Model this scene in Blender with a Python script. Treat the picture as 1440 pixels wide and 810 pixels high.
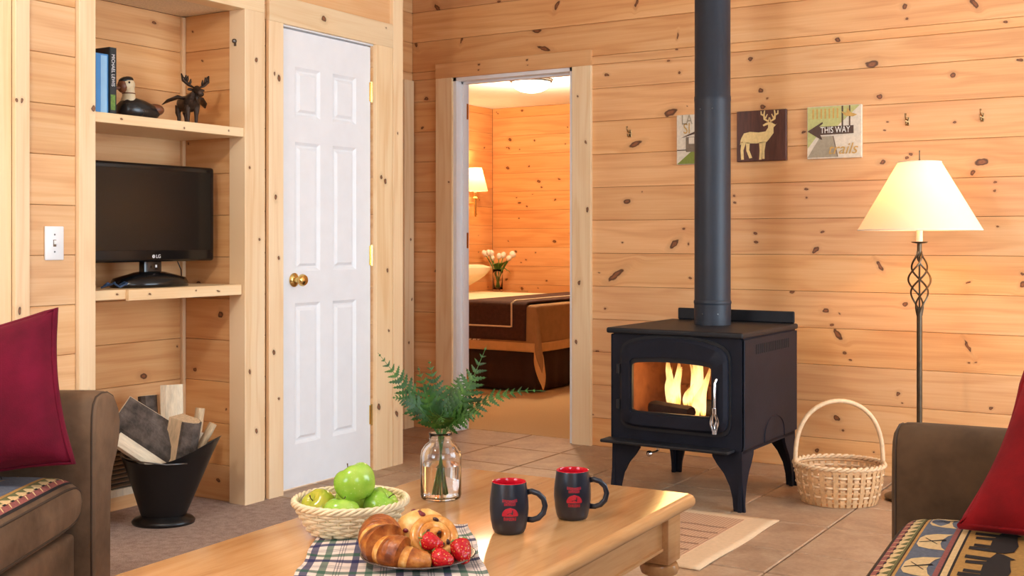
import bpy, bmesh, math, random
from mathutils import Vector, Matrix
random.seed(7)
D = bpy.data
for o in list(D.objects): D.objects.remove(o)
scene = bpy.context.scene
COL = scene.collection
PI = math.pi
R = math.radians

# ------------------------------------------------------------------ camera
F_PX, HORIZON, CAM_H, YAW = 1647.0, 337.0, 1.10, R(31.8)
cam_d = D.cameras.new('camera'); cam = D.objects.new('camera', cam_d); COL.objects.link(cam)
cam_d.sensor_width = 36; cam_d.lens = F_PX/1440*36
cam_d.shift_y = -(405-HORIZON)/1440
cam_d.clip_start = 0.05; cam_d.clip_end = 200
cam.location = (0, 0, CAM_H); cam.rotation_euler = (R(90), 0, YAW)
scene.camera = cam

# ------------------------------------------------------------------ sky, exposure
scene.view_settings.view_transform = 'Standard'
scene.view_settings.look = 'None'
scene.view_settings.exposure = 0.10
scene.view_settings.gamma = 1
scene.view_settings.use_curve_mapping = False
world = D.worlds.new('sky'); scene.world = world; world.use_nodes = True
bg = world.node_tree.nodes['Background']
bg.inputs[0].default_value = (0.72, 0.87, 1.0, 1); bg.inputs[1].default_value = 11.0

# room measures (metres; camera stands at x=0, y=0)
BW = 5.55        # face of the back wall boards (y)
LW = -3.51       # face of the left wall boards (x)
AW = -4.13       # alcove wall beyond the closet (x)
RW = 1.6         # right wall (x)
FW = -2.2        # wall behind the camera (y)
CZ = 2.62        # ceiling
BRX, BRY, BRZ = -6.06, 9.42, 2.35   # bedroom: left wall, far wall, ceiling

def portal(name, loc, rot, sx, sy):
    l = D.lights.new(name, 'AREA'); l.shape = 'RECTANGLE'; l.size = sx; l.size_y = sy
    l.cycles.is_portal = True
    o = D.objects.new(name, l); o.location = loc; o.rotation_euler = rot; COL.objects.link(o)
    return o
WIN_R = (2.7, 5.1, 0.25, 2.35)       # window in the right wall: y0,y1,z0,z1
WIN_F = (-3.4, -1.7, 1.05, 2.5)     # window in the wall behind the camera: x0,x1,z0,z1
WIN_R2 = (-1.4, 0.2, 1.05, 2.45)     # second window in the right wall
portal('daylight_portal', (RW+0.1, (WIN_R[0]+WIN_R[1])/2, (WIN_R[2]+WIN_R[3])/2), (0, R(90), 0), WIN_R[3]-WIN_R[2], WIN_R[1]-WIN_R[0])
portal('daylight_portal', (RW+0.1, (WIN_R2[0]+WIN_R2[1])/2, (WIN_R2[2]+WIN_R2[3])/2), (0, R(90), 0), WIN_R2[3]-WIN_R2[2], WIN_R2[1]-WIN_R2[0])
portal('daylight_portal', ((WIN_F[0]+WIN_F[1])/2, FW-0.1, (WIN_F[2]+WIN_F[3])/2), (R(90), 0, 0), WIN_F[1]-WIN_F[0], WIN_F[3]-WIN_F[2])

# ------------------------------------------------------------------ pixel helpers (measured from the photo, planes are real)
FWD = Vector((-math.sin(YAW), math.cos(YAW), 0)); RGT = Vector((math.cos(YAW), math.sin(YAW), 0)); UP = Vector((0, 0, 1))
CAMP = Vector((0, 0, CAM_H))
def ray(px, py): return FWD + RGT*((px-720)/F_PX) + UP*((HORIZON-py)/F_PX)
def at_z(px, py, z):
    d = ray(px, py); return CAMP + d*((z-CAM_H)/d.z)
def at_x(px, py, x):
    d = ray(px, py); return CAMP + d*(x/d.x)
def at_y(px, py, y):
    d = ray(px, py); return CAMP + d*(y/d.y)
def at_d(px, py, depth): return CAMP + ray(px, py)*depth
def rd(r, d, z=0.0): return RGT*r + FWD*d + UP*z

# ------------------------------------------------------------------ materials
def S(r, g, b):
    def f(c):
        c /= 255.0
        return c/12.92 if c <= 0.04045 else ((c+0.055)/1.055)**2.4
    return (f(r), f(g), f(b), 1)
def sc(c, k): return (c[0]*k, c[1]*k, c[2]*k, 1)
class NT:
    def __init__(s, name):
        s.m = D.materials.new(name); s.m.use_nodes = True; s.t = s.m.node_tree
        s.b = s.t.nodes['Principled BSDF']; s.out = s.t.nodes['Material Output']
    def n(s, typ, **kw):
        nd = s.t.nodes.new(typ)
        for k, v in kw.items():
            if k.startswith('i_'):
                key = k[2:]; key = int(key) if key.isdigit() else key.replace('_', ' ')
                if isinstance(v, bpy.types.NodeSocket): s.t.links.new(v, nd.inputs[key])
                else: nd.inputs[key].default_value = v
            else: setattr(nd, k, v)
        return nd
    def l(s, a, b): s.t.links.new(a, b)
    def math(s, op, a, b=None, c=None, clamp=False):
        nd = s.t.nodes.new('ShaderNodeMath'); nd.operation = op; nd.use_clamp = clamp
        for i, v in enumerate((a, b, c)):
            if v is None: continue
            if isinstance(v, bpy.types.NodeSocket): s.t.links.new(v, nd.inputs[i])
            else: nd.inputs[i].default_value = v
        return nd.outputs[0]
    def mix(s, fac, a, b, blend='MIX'):
        nd = s.t.nodes.new('ShaderNodeMix'); nd.data_type = 'RGBA'; nd.blend_type = blend
        for sock, v in ((nd.inputs[0], fac), (nd.inputs[6], a), (nd.inputs[7], b)):
            if isinstance(v, bpy.types.NodeSocket): s.t.links.new(v, sock)
            else: sock.default_value = v
        return nd.outputs[2]
    def ramp(s, fac, stops, interp='LINEAR'):
        nd = s.t.nodes.new('ShaderNodeValToRGB'); nd.color_ramp.interpolation = interp
        el = nd.color_ramp.elements
        while len(el) < len(stops): el.new(0.5)
        for e, (p, c) in zip(el, stops):
            e.position = p; e.color = c if not isinstance(c, (int, float)) else (c, c, c, 1)
        s.t.links.new(fac, nd.inputs[0]); return nd.outputs[0]
    def coord(s, kind='Object', scale=(1, 1, 1), loc=(0, 0, 0), rot=(0, 0, 0)):
        tc = s.t.nodes.new('ShaderNodeTexCoord'); mp = s.t.nodes.new('ShaderNodeMapping')
        mp.inputs['Scale'].default_value = scale; mp.inputs['Location'].default_value = loc; mp.inputs['Rotation'].default_value = rot
        s.t.links.new(tc.outputs[kind], mp.inputs[0]); return mp.outputs[0]
    def noise(s, vec, scale=5, detail=3, rough=0.5, dist=0):
        nd = s.t.nodes.new('ShaderNodeTexNoise'); s.t.links.new(vec, nd.inputs['Vector'])
        nd.inputs['Scale'].default_value = scale; nd.inputs['Detail'].default_value = detail
        nd.inputs['Roughness'].default_value = rough; nd.inputs['Distortion'].default_value = dist
        return nd.outputs[0]
    def bump(s, h, strength=0.2, dist=0.01):
        nd = s.t.nodes.new('ShaderNodeBump'); nd.inputs['Strength'].default_value = strength; nd.inputs['Distance'].default_value = dist
        s.t.links.new(h, nd.inputs['Height']); s.t.links.new(nd.outputs[0], s.b.inputs['Normal'])
    def base(s, v, rough=0.5, metal=0.0, spec=0.5):
        if isinstance(v, bpy.types.NodeSocket): s.t.links.new(v, s.b.inputs['Base Color'])
        else: s.b.inputs['Base Color'].default_value = v
        if isinstance(rough, bpy.types.NodeSocket): s.t.links.new(rough, s.b.inputs['Roughness'])
        else: s.b.inputs['Roughness'].default_value = rough
        s.b.inputs['Metallic'].default_value = metal
        s.b.inputs['Specular IOR Level'].default_value = spec
        return s
M = {}
def simple(name, col, rough=0.5, metal=0.0, vary=0.12, scale=12, bump=0.0, bscale=60, spec=0.5, stretch=(1, 1, 1)):
    t = NT(name); co = t.coord('Object', stretch)
    f = t.noise(co, scale, 4, 0.6)
    f = t.math('MULTIPLY', t.math('SUBTRACT', f, 0.3), 2.5, clamp=True)
    c = t.mix(f, sc(col, 1-vary), sc(col, 1+vary))
    t.base(c, rough, metal, spec)
    if bump:
        h = t.noise(co, bscale, 3, 0.6); t.bump(h, bump, 0.004)
    M[name] = t.m; return t

NK = 6
def pine(name, pale, mid, deep, rough=0.42):
    t = NT(name)
    tc = t.n('ShaderNodeTexCoord'); oi = t.n('ShaderNodeObjectInfo')
    sep = t.n('ShaderNodeSeparateXYZ', i_0=tc.outputs['Object'])
    x, y, z = sep.outputs
    rnd = oi.outputs['Random']
    wn_ = t.n('ShaderNodeTexNoise', i_Vector=tc.outputs['Object'], i_Scale=38.0, i_Detail=1.0)
    ws = t.n('ShaderNodeSeparateColor', i_0=wn_.outputs['Color'])
    xk = t.math('MULTIPLY_ADD', t.math('SUBTRACT', ws.outputs[0], 0.5), 0.022, x)
    zk = t.math('MULTIPLY_ADD', t.math('SUBTRACT', ws.outputs[1], 0.5), 0.015, z)
    zw = z; dmin = None
    for i in range(NK):
        k = t.n('ShaderNodeAttribute', attribute_type='OBJECT', attribute_name='k%d' % i)
        m = t.n('ShaderNodeAttribute', attribute_type='OBJECT', attribute_name='m%d' % i)
        ks = t.n('ShaderNodeSeparateXYZ', i_0=k.outputs['Vector']); ms = t.n('ShaderNodeSeparateXYZ', i_0=m.outputs['Vector'])
        dx = t.math('SUBTRACT', xk, ks.outputs[0]); dz = t.math('SUBTRACT', zk, ks.outputs[1])
        q = t.math('MULTIPLY', t.math('MULTIPLY', dx, dx), ms.outputs[0])
        q = t.math('MULTIPLY_ADD', t.math('MULTIPLY', dx, dz), ms.outputs[1], q)
        q = t.math('MULTIPLY_ADD', t.math('MULTIPLY', dz, dz), ms.outputs[2], q)
        e = t.math('EXPONENT', t.math('MULTIPLY', q, -0.16))
        w = t.math('MULTIPLY', t.math('MULTIPLY', e, dz), -0.8)
        zw = t.math('ADD', zw, w)
        d = t.math('SQRT', q)
        dmin = d if dmin is None else t.math('MINIMUM', dmin, d)
    off = t.math('MULTIPLY', rnd, 57.0)
    c1 = t.n('ShaderNodeCombineXYZ', i_0=t.math('MULTIPLY', x, 0.9), i_1=off, i_2=t.math('MULTIPLY', zw, 9.0))
    n1 = t.noise(c1.outputs[0], 1.0, 2, 0.5, 0.3)
    c2 = t.n('ShaderNodeCombineXYZ', i_0=t.math('MULTIPLY', x, 2.5), i_1=t.math('ADD', off, y), i_2=t.math('MULTIPLY', zw, 120.0))
    n2 = t.noise(c2.outputs[0], 1.0, 3, 0.6)
    rings = t.math('SINE', t.math('MULTIPLY_ADD', n1, 26.0, t.math('MULTIPLY', zw, 60.0)))
    r2 = t.math('MULTIPLY_ADD', rings, 0.5, 0.5)
    r2 = t.math('POWER', r2, 2.2)
    g = t.math('MULTIPLY_ADD', n2, 0.38, t.math('MULTIPLY', r2, 0.16))
    g = t.math('MULTIPLY_ADD', n1, 0.42, t.math('ADD', g, 0.04), clamp=True)
    col = t.ramp(g, [(0.18, pale), (0.48, mid), (0.85, deep)])
    # faint blotches along the board
    c3 = t.n('ShaderNodeCombineXYZ', i_0=t.math('MULTIPLY', x, 1.6), i_1=t.math('MULTIPLY', off, 1.7), i_2=t.math('MULTIPLY', zw, 3.0))
    n3 = t.noise(c3.outputs[0], 1.0, 2, 0.5)
    col = t.mix(t.math('MULTIPLY', t.math('SUBTRACT', n3, 0.45, clamp=True), 1.1, clamp=True), col, deep)
    # board to board shade
    hs = t.n('ShaderNodeHueSaturation', i_Color=col)
    t.l(t.math('MULTIPLY_ADD', rnd, 0.14, 0.93), hs.inputs['Value'])
    t.l(t.math('MULTIPLY_ADD', t.math('FRACT', t.math('MULTIPLY', rnd, 13.7)), 0.08, 0.95), hs.inputs['Saturation'])
    tint = t.n('ShaderNodeAttribute', attribute_type='OBJECT', attribute_name='tint')
    col = t.mix(1.0, hs.outputs[0], tint.outputs['Color'], 'MULTIPLY')
    # knots: a reddish halo, a dark ring, brown heart
    dn = t.math('ADD', dmin, t.math('MULTIPLY', t.math('SUBTRACT', n2, 0.5), 0.35))
    halo = t.math('MULTIPLY', t.math('SUBTRACT', 1.0, t.math('DIVIDE', dn, 2.6), clamp=True), 0.55)
    col = t.mix(halo, col, sc(deep, 0.7))
    core = t.ramp(dn, [(0.0, S(120, 66, 36)), (0.35, S(140, 80, 46)), (0.62, S(96, 48, 24)), (0.86, S(62, 28, 14)), (1.0, S(84, 42, 20))])
    mask = t.math('MULTIPLY', t.math('SUBTRACT', 1.15, dn), 5.0, clamp=True)
    col = t.mix(t.math('MULTIPLY', mask, 0.9), col, core)
    t.base(col, rough, 0, 0.35)
    t.bump(n2, 0.08, 0.002)
    M[name] = t.m
pine('pine', S(243, 206, 158), S(230, 180, 126), S(206, 142, 90))
pine('trim_pine', S(250, 230, 198), S(243, 216, 176), S(226, 184, 134))

simple('dark_gap', S(120, 70, 36), 0.9)
simple('white_paint', S(240, 241, 243), 0.35, vary=0.02)
simple('ceiling_white', S(238, 234, 226), 0.8, vary=0.03)
simple('brass', S(224, 190, 118), 0.2, 1.0, vary=0.1)
simple('hook_bronze', S(150, 122, 84), 0.3, 1.0)
simple('dull_metal', S(120, 122, 124), 0.35, 1.0)
simple('black_iron', S(28, 28, 32), 0.5, 0.0, vary=0.25, scale=9, bump=0.1, bscale=140, spec=0.3)
simple('stove_iron', S(28, 29, 38), 0.5, 0.0, vary=0.2, scale=9, bump=0.1, bscale=140, spec=0.15)
simple('pipe_iron', S(28, 35, 47), 0.5, 0.0, vary=0.2, scale=6, bump=0.06, bscale=90, spec=0.5)
simple('firebrick', S(150, 98, 62), 0.9, vary=0.25, scale=14, bump=0.4, bscale=40)
simple('char', S(40, 28, 22), 0.9, vary=0.5, scale=30, bump=0.6, bscale=60)
simple('chrome', S(210, 210, 212), 0.15, 1.0)
simple('tv_black', S(14, 14, 16), 0.18, vary=0.05)
simple('tv_screen', S(9, 8, 8), 0.2, vary=0.03, spec=0.35)
simple('logo_white', S(225, 225, 228), 0.4, vary=0.02)
simple('cord_blue', S(46, 74, 110), 0.5)
simple('cord_black', S(24, 24, 28), 0.5)
simple('mug_black', S(32, 36, 48), 0.3, vary=0.05, spec=0.6)
simple('mug_red', S(200, 20, 40), 0.15, vary=0.05)
simple('logo_red', S(186, 30, 50), 0.4, vary=0.15, scale=300)
simple('linen', S(238, 228, 208), 0.85, vary=0.05, bump=0.2, bscale=300)
simple('wax_white', S(244, 238, 224), 0.5, vary=0.02)
simple('lamp_bronze', S(92, 78, 62), 0.38, 0.9, vary=0.2, scale=30)
simple('duck_black', S(34, 32, 32), 0.25, vary=0.2)
simple('duck_cream', S(226, 206, 168), 0.4, vary=0.1)
simple('duck_brown', S(120, 70, 44), 0.4, vary=0.25, scale=40)
simple('bronze_cast', S(62, 46, 36), 0.42, 0.55, vary=0.35, scale=60, bump=0.6, bscale=180)
simple('book_blue', S(72, 142, 206), 0.5, vary=0.06)
simple('book_pale', S(150, 196, 232), 0.5, vary=0.05)
simple('book_navy', S(38, 70, 112), 0.5, vary=0.1)
simple('book_black', S(26, 34, 38), 0.45, vary=0.1)
simple('book_green', S(96, 130, 52), 0.5, vary=0.4, scale=80)
simple('paper', S(232, 226, 214), 0.8, vary=0.05, scale=200)
simple('switch_white', S(238, 240, 242), 0.4, vary=0.02)
simple('scuttle_black', S(12, 12, 14), 0.36, vary=0.2, spec=0.5)
simple('cut_wood', S(214, 184, 146), 0.8, vary=0.22, scale=18, bump=0.35, bscale=70, stretch=(6, 6, 1))
simple('cut_pale', S(232, 214, 186), 0.8, vary=0.15, scale=20, bump=0.3, bscale=70, stretch=(6, 6, 1))
simple('bark', S(92, 80, 72), 0.95, vary=0.6, scale=22, bump=1.0, bscale=45)
simple('suede', S(118, 92, 70), 0.7, vary=0.42, scale=6, bump=0.5, bscale=22, spec=0.3)
simple('suede_dark', S(86, 64, 44), 0.8, vary=0.4, scale=6, bump=0.4, bscale=26, spec=0.2)
simple('seam', S(74, 56, 42), 0.8)
simple('velvet_wine', S(102, 10, 36), 0.85, vary=0.3, scale=9, bump=0.2, bscale=300, spec=0.2)
simple('velvet_red', S(124, 10, 16), 0.85, vary=0.28, scale=9, bump=0.2, bscale=300, spec=0.2)
for nm in ('velvet_wine', 'velvet_red'):
    M[nm].node_tree.nodes['Principled BSDF'].inputs['Sheen Weight'].default_value = 0.12
    M[nm].node_tree.nodes['Principled BSDF'].inputs['Sheen Tint'].default_value = (0.9, 0.25, 0.35, 1)
simple('tap_blue', S(98, 104, 118), 0.9, vary=0.2, scale=120, bump=0.2, bscale=400)
simple('tap_gold', S(186, 140, 74), 0.9, vary=0.16, scale=120, bump=0.2, bscale=400)
simple('tap_cream', S(222, 190, 138), 0.9, vary=0.12, scale=120)
simple('tap_rose', S(150, 84, 78), 0.9, vary=0.2, scale=120)
simple('tap_black', S(34, 28, 28), 0.9, vary=0.2, scale=120)
simple('tap_green', S(110, 108, 66), 0.9, vary=0.2, scale=120)
simple('splint', S(206, 160, 112), 0.6, vary=0.2, scale=60)
simple('splint_pale', S(226, 190, 148), 0.6, vary=0.12, scale=60)
simple('wicker', S(238, 216, 176), 0.55, vary=0.16, scale=40)
simple('apple_stem', S(86, 60, 36), 0.8)
simple('stem_green', S(70, 110, 44), 0.5, vary=0.2)
simple('tulip_white', S(248, 238, 226), 0.6, vary=0.06)
simple('tulip_green', S(96, 138, 60), 0.5, vary=0.25)
simple('spread_khaki', S(168, 128, 84), 0.85, vary=0.1, scale=16, bump=0.2, bscale=200)
simple('spread_gold', S(222, 176, 116), 0.85, vary=0.08, bump=0.15, bscale=200)
simple('quilt_brown', S(74, 44, 34), 0.85, vary=0.25, scale=40, bump=0.7, bscale=70)
simple('sheet_cream', S(244, 226, 190), 0.85, vary=0.04)
simple('skirt_brown', S(56, 34, 24), 0.9, vary=0.15)
simple('grille', S(112, 88, 64), 0.5, vary=0.1)
simple('grille_dark', S(40, 30, 22), 0.8)
simple('slot_black', S(5, 5, 6), 0.9)
simple('cranberry', S(120, 26, 34), 0.35, vary=0.3, scale=80)
simple('raisin', S(60, 24, 20), 0.4, vary=0.3, scale=80)
simple('mat_tan', S(214, 180, 142), 0.95, vary=0.06, scale=60, bump=0.3, bscale=300)
simple('mat_line', S(150, 112, 86), 0.95, vary=0.1)
simple('art_side', S(210, 190, 150), 0.8)

def fabric_tile():
    # floor tile: mottled sandy brown, slightly glossy
    t = NT('tile'); oi = t.n('ShaderNodeObjectInfo'); tc = t.n('ShaderNodeTexCoord')
    v = t.n('ShaderNodeVectorMath', operation='ADD', i_0=tc.outputs['Object'])
    cx = t.n('ShaderNodeCombineXYZ', i_0=t.math('MULTIPLY', oi.outputs['Random'], 31.0), i_1=t.math('MULTIPLY', oi.outputs['Random'], 17.0))
    t.l(cx.outputs[0], v.inputs[1])
    n1 = t.noise(v.outputs[0], 7, 5, 0.65, 0.6); n2 = t.noise(v.outputs[0], 60, 4, 0.7)
    g = t.math('MULTIPLY_ADD', n2, 0.35, t.math('MULTIPLY', n1, 0.65))
    col = t.ramp(g, [(0.3, S(140, 108, 84)), (0.5, S(168, 136, 108)), (0.72, S(190, 162, 134))])
    hs = t.n('ShaderNodeHueSaturation', i_Color=col); t.l(t.math('MULTIPLY_ADD', oi.outputs['Random'], 0.12, 0.94), hs.inputs['Value'])
    t.base(hs.outputs[0], 0.42, 0, 0.4); t.bump(g, 0.15, 0.003); M['tile'] = t.m
    t = NT('carpet'); co = t.coord('Object'); n1 = t.noise(co, 260, 3, 0.7); n2 = t.noise(co, 30, 3, 0.6)
    g = t.math('MULTIPLY_ADD', n2, 0.3, t.math('MULTIPLY', n1, 0.7))
    t.base(t.ramp(g, [(0.34, S(140, 114, 100)), (0.5, S(196, 168, 152)), (0.66, S(230, 208, 194))]), 1.0, 0, 0.1)
    t.bump(n1, 0.9, 0.01); M['carpet'] = t.m
    t = NT('carpet_tan'); co = t.coord('Object'); n1 = t.noise(co, 200, 3, 0.7)
    t.base(t.ramp(n1, [(0.3, S(196, 160, 116)), (0.7, S(226, 194, 150))]), 1.0, 0, 0.1); t.bump(n1, 0.6, 0.01); M['carpet_tan'] = t.m
    # honey table wood, satin varnish
    t = NT('table_wood'); co = t.coord('Object', (14, 1.6, 14)); n1 = t.noise(co, 1.6, 4, 0.6, 0.7); n2 = t.noise(t.coord('Object', (160, 6, 160)), 1, 3, 0.6)
    g = t.math('MULTIPLY_ADD', n2, 0.3, t.math('MULTIPLY', n1, 0.7))
    t.base(t.ramp(g, [(0.3, S(224, 174, 120)), (0.52, S(212, 158, 104)), (0.75, S(192, 134, 82))]), 0.16, 0, 0.5); M['table_wood'] = t.m
    # woven mat field
    t = NT('mat_weave'); co = t.coord('Object', (1, 1, 1), rot=(0, 0, R(45)))
    w1 = t.n('ShaderNodeTexChecker', i_Scale=110.0); t.l(co, w1.inputs['Vector'])
    t.base(t.mix(w1.outputs[1], S(170, 126, 98), S(206, 168, 134)), 0.95, 0, 0.2); M['mat_weave'] = t.m
    # apple
    t = NT('apple'); co = t.coord('Object'); n1 = t.noise(co, 18, 3, 0.5); n2 = t.noise(co, 260, 1, 0.5)
    c = t.ramp(n1, [(0.3, S(124, 174, 44)), (0.55, S(156, 196, 70)), (0.8, S(194, 214, 100))])
    c = t.mix(t.math('MULTIPLY', t.math('SUBTRACT', n2, 0.66, clamp=True), 5.0, clamp=True), c, S(214, 226, 150))
    t.base(c, 0.16, 0, 0.5); M['apple'] = t.m
    t = NT('apple_yellow'); co = t.coord('Object'); n1 = t.noise(co, 14, 3, 0.5)
    t.base(t.ramp(n1, [(0.35, S(150, 178, 44)), (0.55, S(188, 176, 56)), (0.75, S(170, 190, 66))]), 0.18, 0, 0.5); M['apple_yellow'] = t.m
    # pastry
    t = NT('crust'); co = t.coord('Object'); n1 = t.noise(co, 30, 4, 0.6); n2 = t.noise(t.coord('Object', (60, 60, 60)), 6, 3, 0.6)
    t.base(t.ramp(n1, [(0.34, S(108, 48, 14)), (0.52, S(166, 88, 32)), (0.7, S(210, 138, 66))]), 0.3, 0, 0.5); t.bump(n2, 0.25, 0.003); M['crust'] = t.m
    t = NT('crust_pale'); co = t.coord('Object'); n1 = t.noise(co, 34, 4, 0.6)
    t.base(t.ramp(n1, [(0.3, S(206, 136, 60)), (0.5, S(232, 176, 98)), (0.7, S(246, 210, 146))]), 0.4, 0, 0.4); t.bump(n1, 0.4, 0.004); M['crust_pale'] = t.m
    t = NT('crust_glaze'); co = t.coord('Object'); n1 = t.noise(co, 40, 3, 0.6)
    t.base(t.ramp(n1, [(0.3, S(188, 104, 40)), (0.55, S(222, 150, 72)), (0.75, S(242, 196, 124))]), 0.2, 0, 0.5); M['crust_glaze'] = t.m
    # strawberry with seed pits
    t = NT('strawberry'); co = t.coord('Object'); v = t.n('ShaderNodeTexVoronoi', i_Scale=190.0); t.l(co, v.inputs['Vector'])
    m = t.math('LESS_THAN', v.outputs['Distance'], 0.22)
    t.base(t.mix(m, S(196, 20, 30), S(226, 170, 84)), 0.22, 0, 0.5); t.bump(v.outputs['Distance'], 0.6, 0.002); M['strawberry'] = t.m
    t = NT('leaf_fern'); co = t.coord('Object'); n1 = t.noise(co, 25, 3, 0.6)
    t.base(t.ramp(n1, [(0.3, S(24, 54, 12)), (0.55, S(44, 84, 20)), (0.8, S(90, 130, 38))]), 0.5, 0, 0.4); M['leaf_fern'] = t.m
    # glass
    t = NT('jar_glass'); t.base((1, 1, 1, 1), 0.0); t.b.inputs['Transmission Weight'].default_value = 1; t.b.inputs['IOR'].default_value = 1.45; M['jar_glass'] = t.m
    t = NT('water'); t.base((1, 1, 1, 1), 0.0); t.b.inputs['Transmission Weight'].default_value = 1; t.b.inputs['IOR'].default_value = 1.33; M['water'] = t.m
    t = NT('plate_glass'); t.base(S(96, 78, 70), 0.08, 0, 0.6); M['plate_glass'] = t.m
    # thin pane: clear with a faint gloss
    t = NT('pane'); tr = t.n('ShaderNodeBsdfTransparent'); gl = t.n('ShaderNodeBsdfGlossy', i_Roughness=0.03)
    mx = t.n('ShaderNodeMixShader', i_0=0.06); t.l(tr.outputs[0], mx.inputs[1]); t.l(gl.outputs[0], mx.inputs[2]); t.l(mx.outputs[0], t.out.inputs[0]); M['pane'] = t.m
    # sooty stove pane
    t = NT('stove_pane'); co = t.coord('Object'); n1 = t.noise(co, 9, 4, 0.6)
    tr = t.n('ShaderNodeBsdfTransparent'); gl = t.n('ShaderNodeBsdfGlossy', i_Roughness=0.08); df = t.n('ShaderNodeBsdfDiffuse', i_Color=S(70, 44, 30))
    mx = t.n('ShaderNodeMixShader', i_0=0.04); t.l(tr.outputs[0], mx.inputs[1]); t.l(gl.outputs[0], mx.inputs[2])
    m2 = t.n('ShaderNodeMixShader'); t.l(t.math('MULTIPLY', t.math('SUBTRACT', n1, 0.5, clamp=True), 1.2, clamp=True), m2.inputs[0])
    t.l(mx.outputs[0], m2.inputs[1]); t.l(df.outputs[0], m2.inputs[2]); t.l(m2.outputs[0], t.out.inputs[0]); M['stove_pane'] = t.m
    # lamp shade: translucent linen
    t = NT('shade'); df = t.n('ShaderNodeBsdfDiffuse', i_Color=S(236, 224, 202)); tl = t.n('ShaderNodeBsdfTranslucent', i_Color=S(255, 228, 184))
    mx = t.n('ShaderNodeMixShader', i_0=0.24); t.l(df.outputs[0], mx.inputs[1]); t.l(tl.outputs[0], mx.inputs[2]); t.l(mx.outputs[0], t.out.inputs[0]); M['shade'] = t.m
    def emit(name, col, st):
        t = NT(name); e = t.n('ShaderNodeEmission', i_Color=col, i_Strength=st); t.l(e.outputs[0], t.out.inputs[0]); M[name] = t.m
    emit('bulb', (1, 0.72, 0.42, 1), 8)
    emit('dome_light', (1, 0.86, 0.66, 1), 9)
    emit('ember', (1, 0.22, 0.04, 1), 3)
    # flame: hot pale base, orange tips, thins out upward
    t = NT('flame'); tc = t.n('ShaderNodeTexCoord'); sp = t.n('ShaderNodeSeparateXYZ', i_0=tc.outputs['Generated'])
    n1 = t.noise(t.coord('Object', (40, 40, 9)), 1.0, 3, 0.6)
    g = t.math('MULTIPLY_ADD', t.math('SUBTRACT', n1, 0.5), 0.9, sp.outputs[2])
    col = t.ramp(g, [(0.0, (1, 0.42, 0.08, 1)), (0.2, (1, 0.72, 0.3, 1)), (0.6, (1, 0.62, 0.2, 1)), (1.0, (1, 0.3, 0.05, 1))])
    e = t.n('ShaderNodeEmission', i_Color=col, i_Strength=2.3); tr = t.n('ShaderNodeBsdfTransparent')
    a = t.ramp(g, [(0.0, 0.75), (0.35, 0.8), (0.75, 0.45), (1.0, 0.05)])
    mx = t.n('ShaderNodeMixShader'); t.l(a, mx.inputs[0]); t.l(tr.outputs[0], mx.inputs[1]); t.l(e.outputs[0], mx.inputs[2]); t.l(mx.outputs[0], t.out.inputs[0]); M['flame'] = t.m
    # plaid napkin
    t = NT('plaid'); tc = t.n('ShaderNodeTexCoord'); sp = t.n('ShaderNodeSeparateXYZ', i_0=tc.outputs['UV'])
    def bands(s):
        f = t.math('FRACT', t.math('MULTIPLY', s, 4.0))
        return (t.ramp(f, [(0.0, 0.0), (0.08, 1.0), (0.24, 0.0)], 'CONSTANT'), t.ramp(f, [(0.0, 0.0), (0.42, 1.0), (0.58, 0.0)], 'CONSTANT'),
                t.ramp(f, [(0.0, 0.0), (0.74, 1.0), (0.765, 0.0), (0.80, 1.0), (0.825, 0.0), (0.86, 1.0), (0.885, 0.0)], 'CONSTANT'))
    col = t.mix(0.0, S(228, 210, 198), S(228, 210, 198))
    for ax in (sp.outputs[0], sp.outputs[1]):
        b1, b2, b3 = bands(ax)
        col = t.mix(t.math('MULTIPLY', b1, 0.85), col, S(30, 36, 86)); col = t.mix(t.math('MULTIPLY', b2, 0.78), col, S(44, 92, 72)); col = t.mix(t.math('MULTIPLY', b3, 0.6), col, S(60, 60, 80))
    t.base(col, 0.9, 0, 0.2); t.bump(t.noise(t.coord('Object'), 700, 2, 0.5), 0.3, 0.001); M['plaid'] = t.m
    # walnut-stained board of the deer picture
    t = NT('walnut'); n1 = t.noise(t.coord('Object', (60, 60, 6)), 1, 4, 0.6)
    t.base(t.ramp(n1, [(0.3, S(66, 34, 26)), (0.7, S(96, 54, 40))]), 0.5); M['walnut'] = t.m
    for nm, c in (('art_cream', (222, 208, 186)), ('art_green', (170, 172, 84)), ('art_grey', (166, 152, 128)), ('art_brown', (88, 66, 54)), ('art_gold', (204, 160, 88)), ('art_white', (240, 234, 224)), ('art_olive', (132, 140, 60)), ('deer_gold', (236, 204, 138)), ('art_sage', (188, 186, 120)), ('art_taupe', (128, 110, 92))):
        simple(nm, S(*c), 0.8, vary=0.1, scale=70)
fabric_tile()

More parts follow.
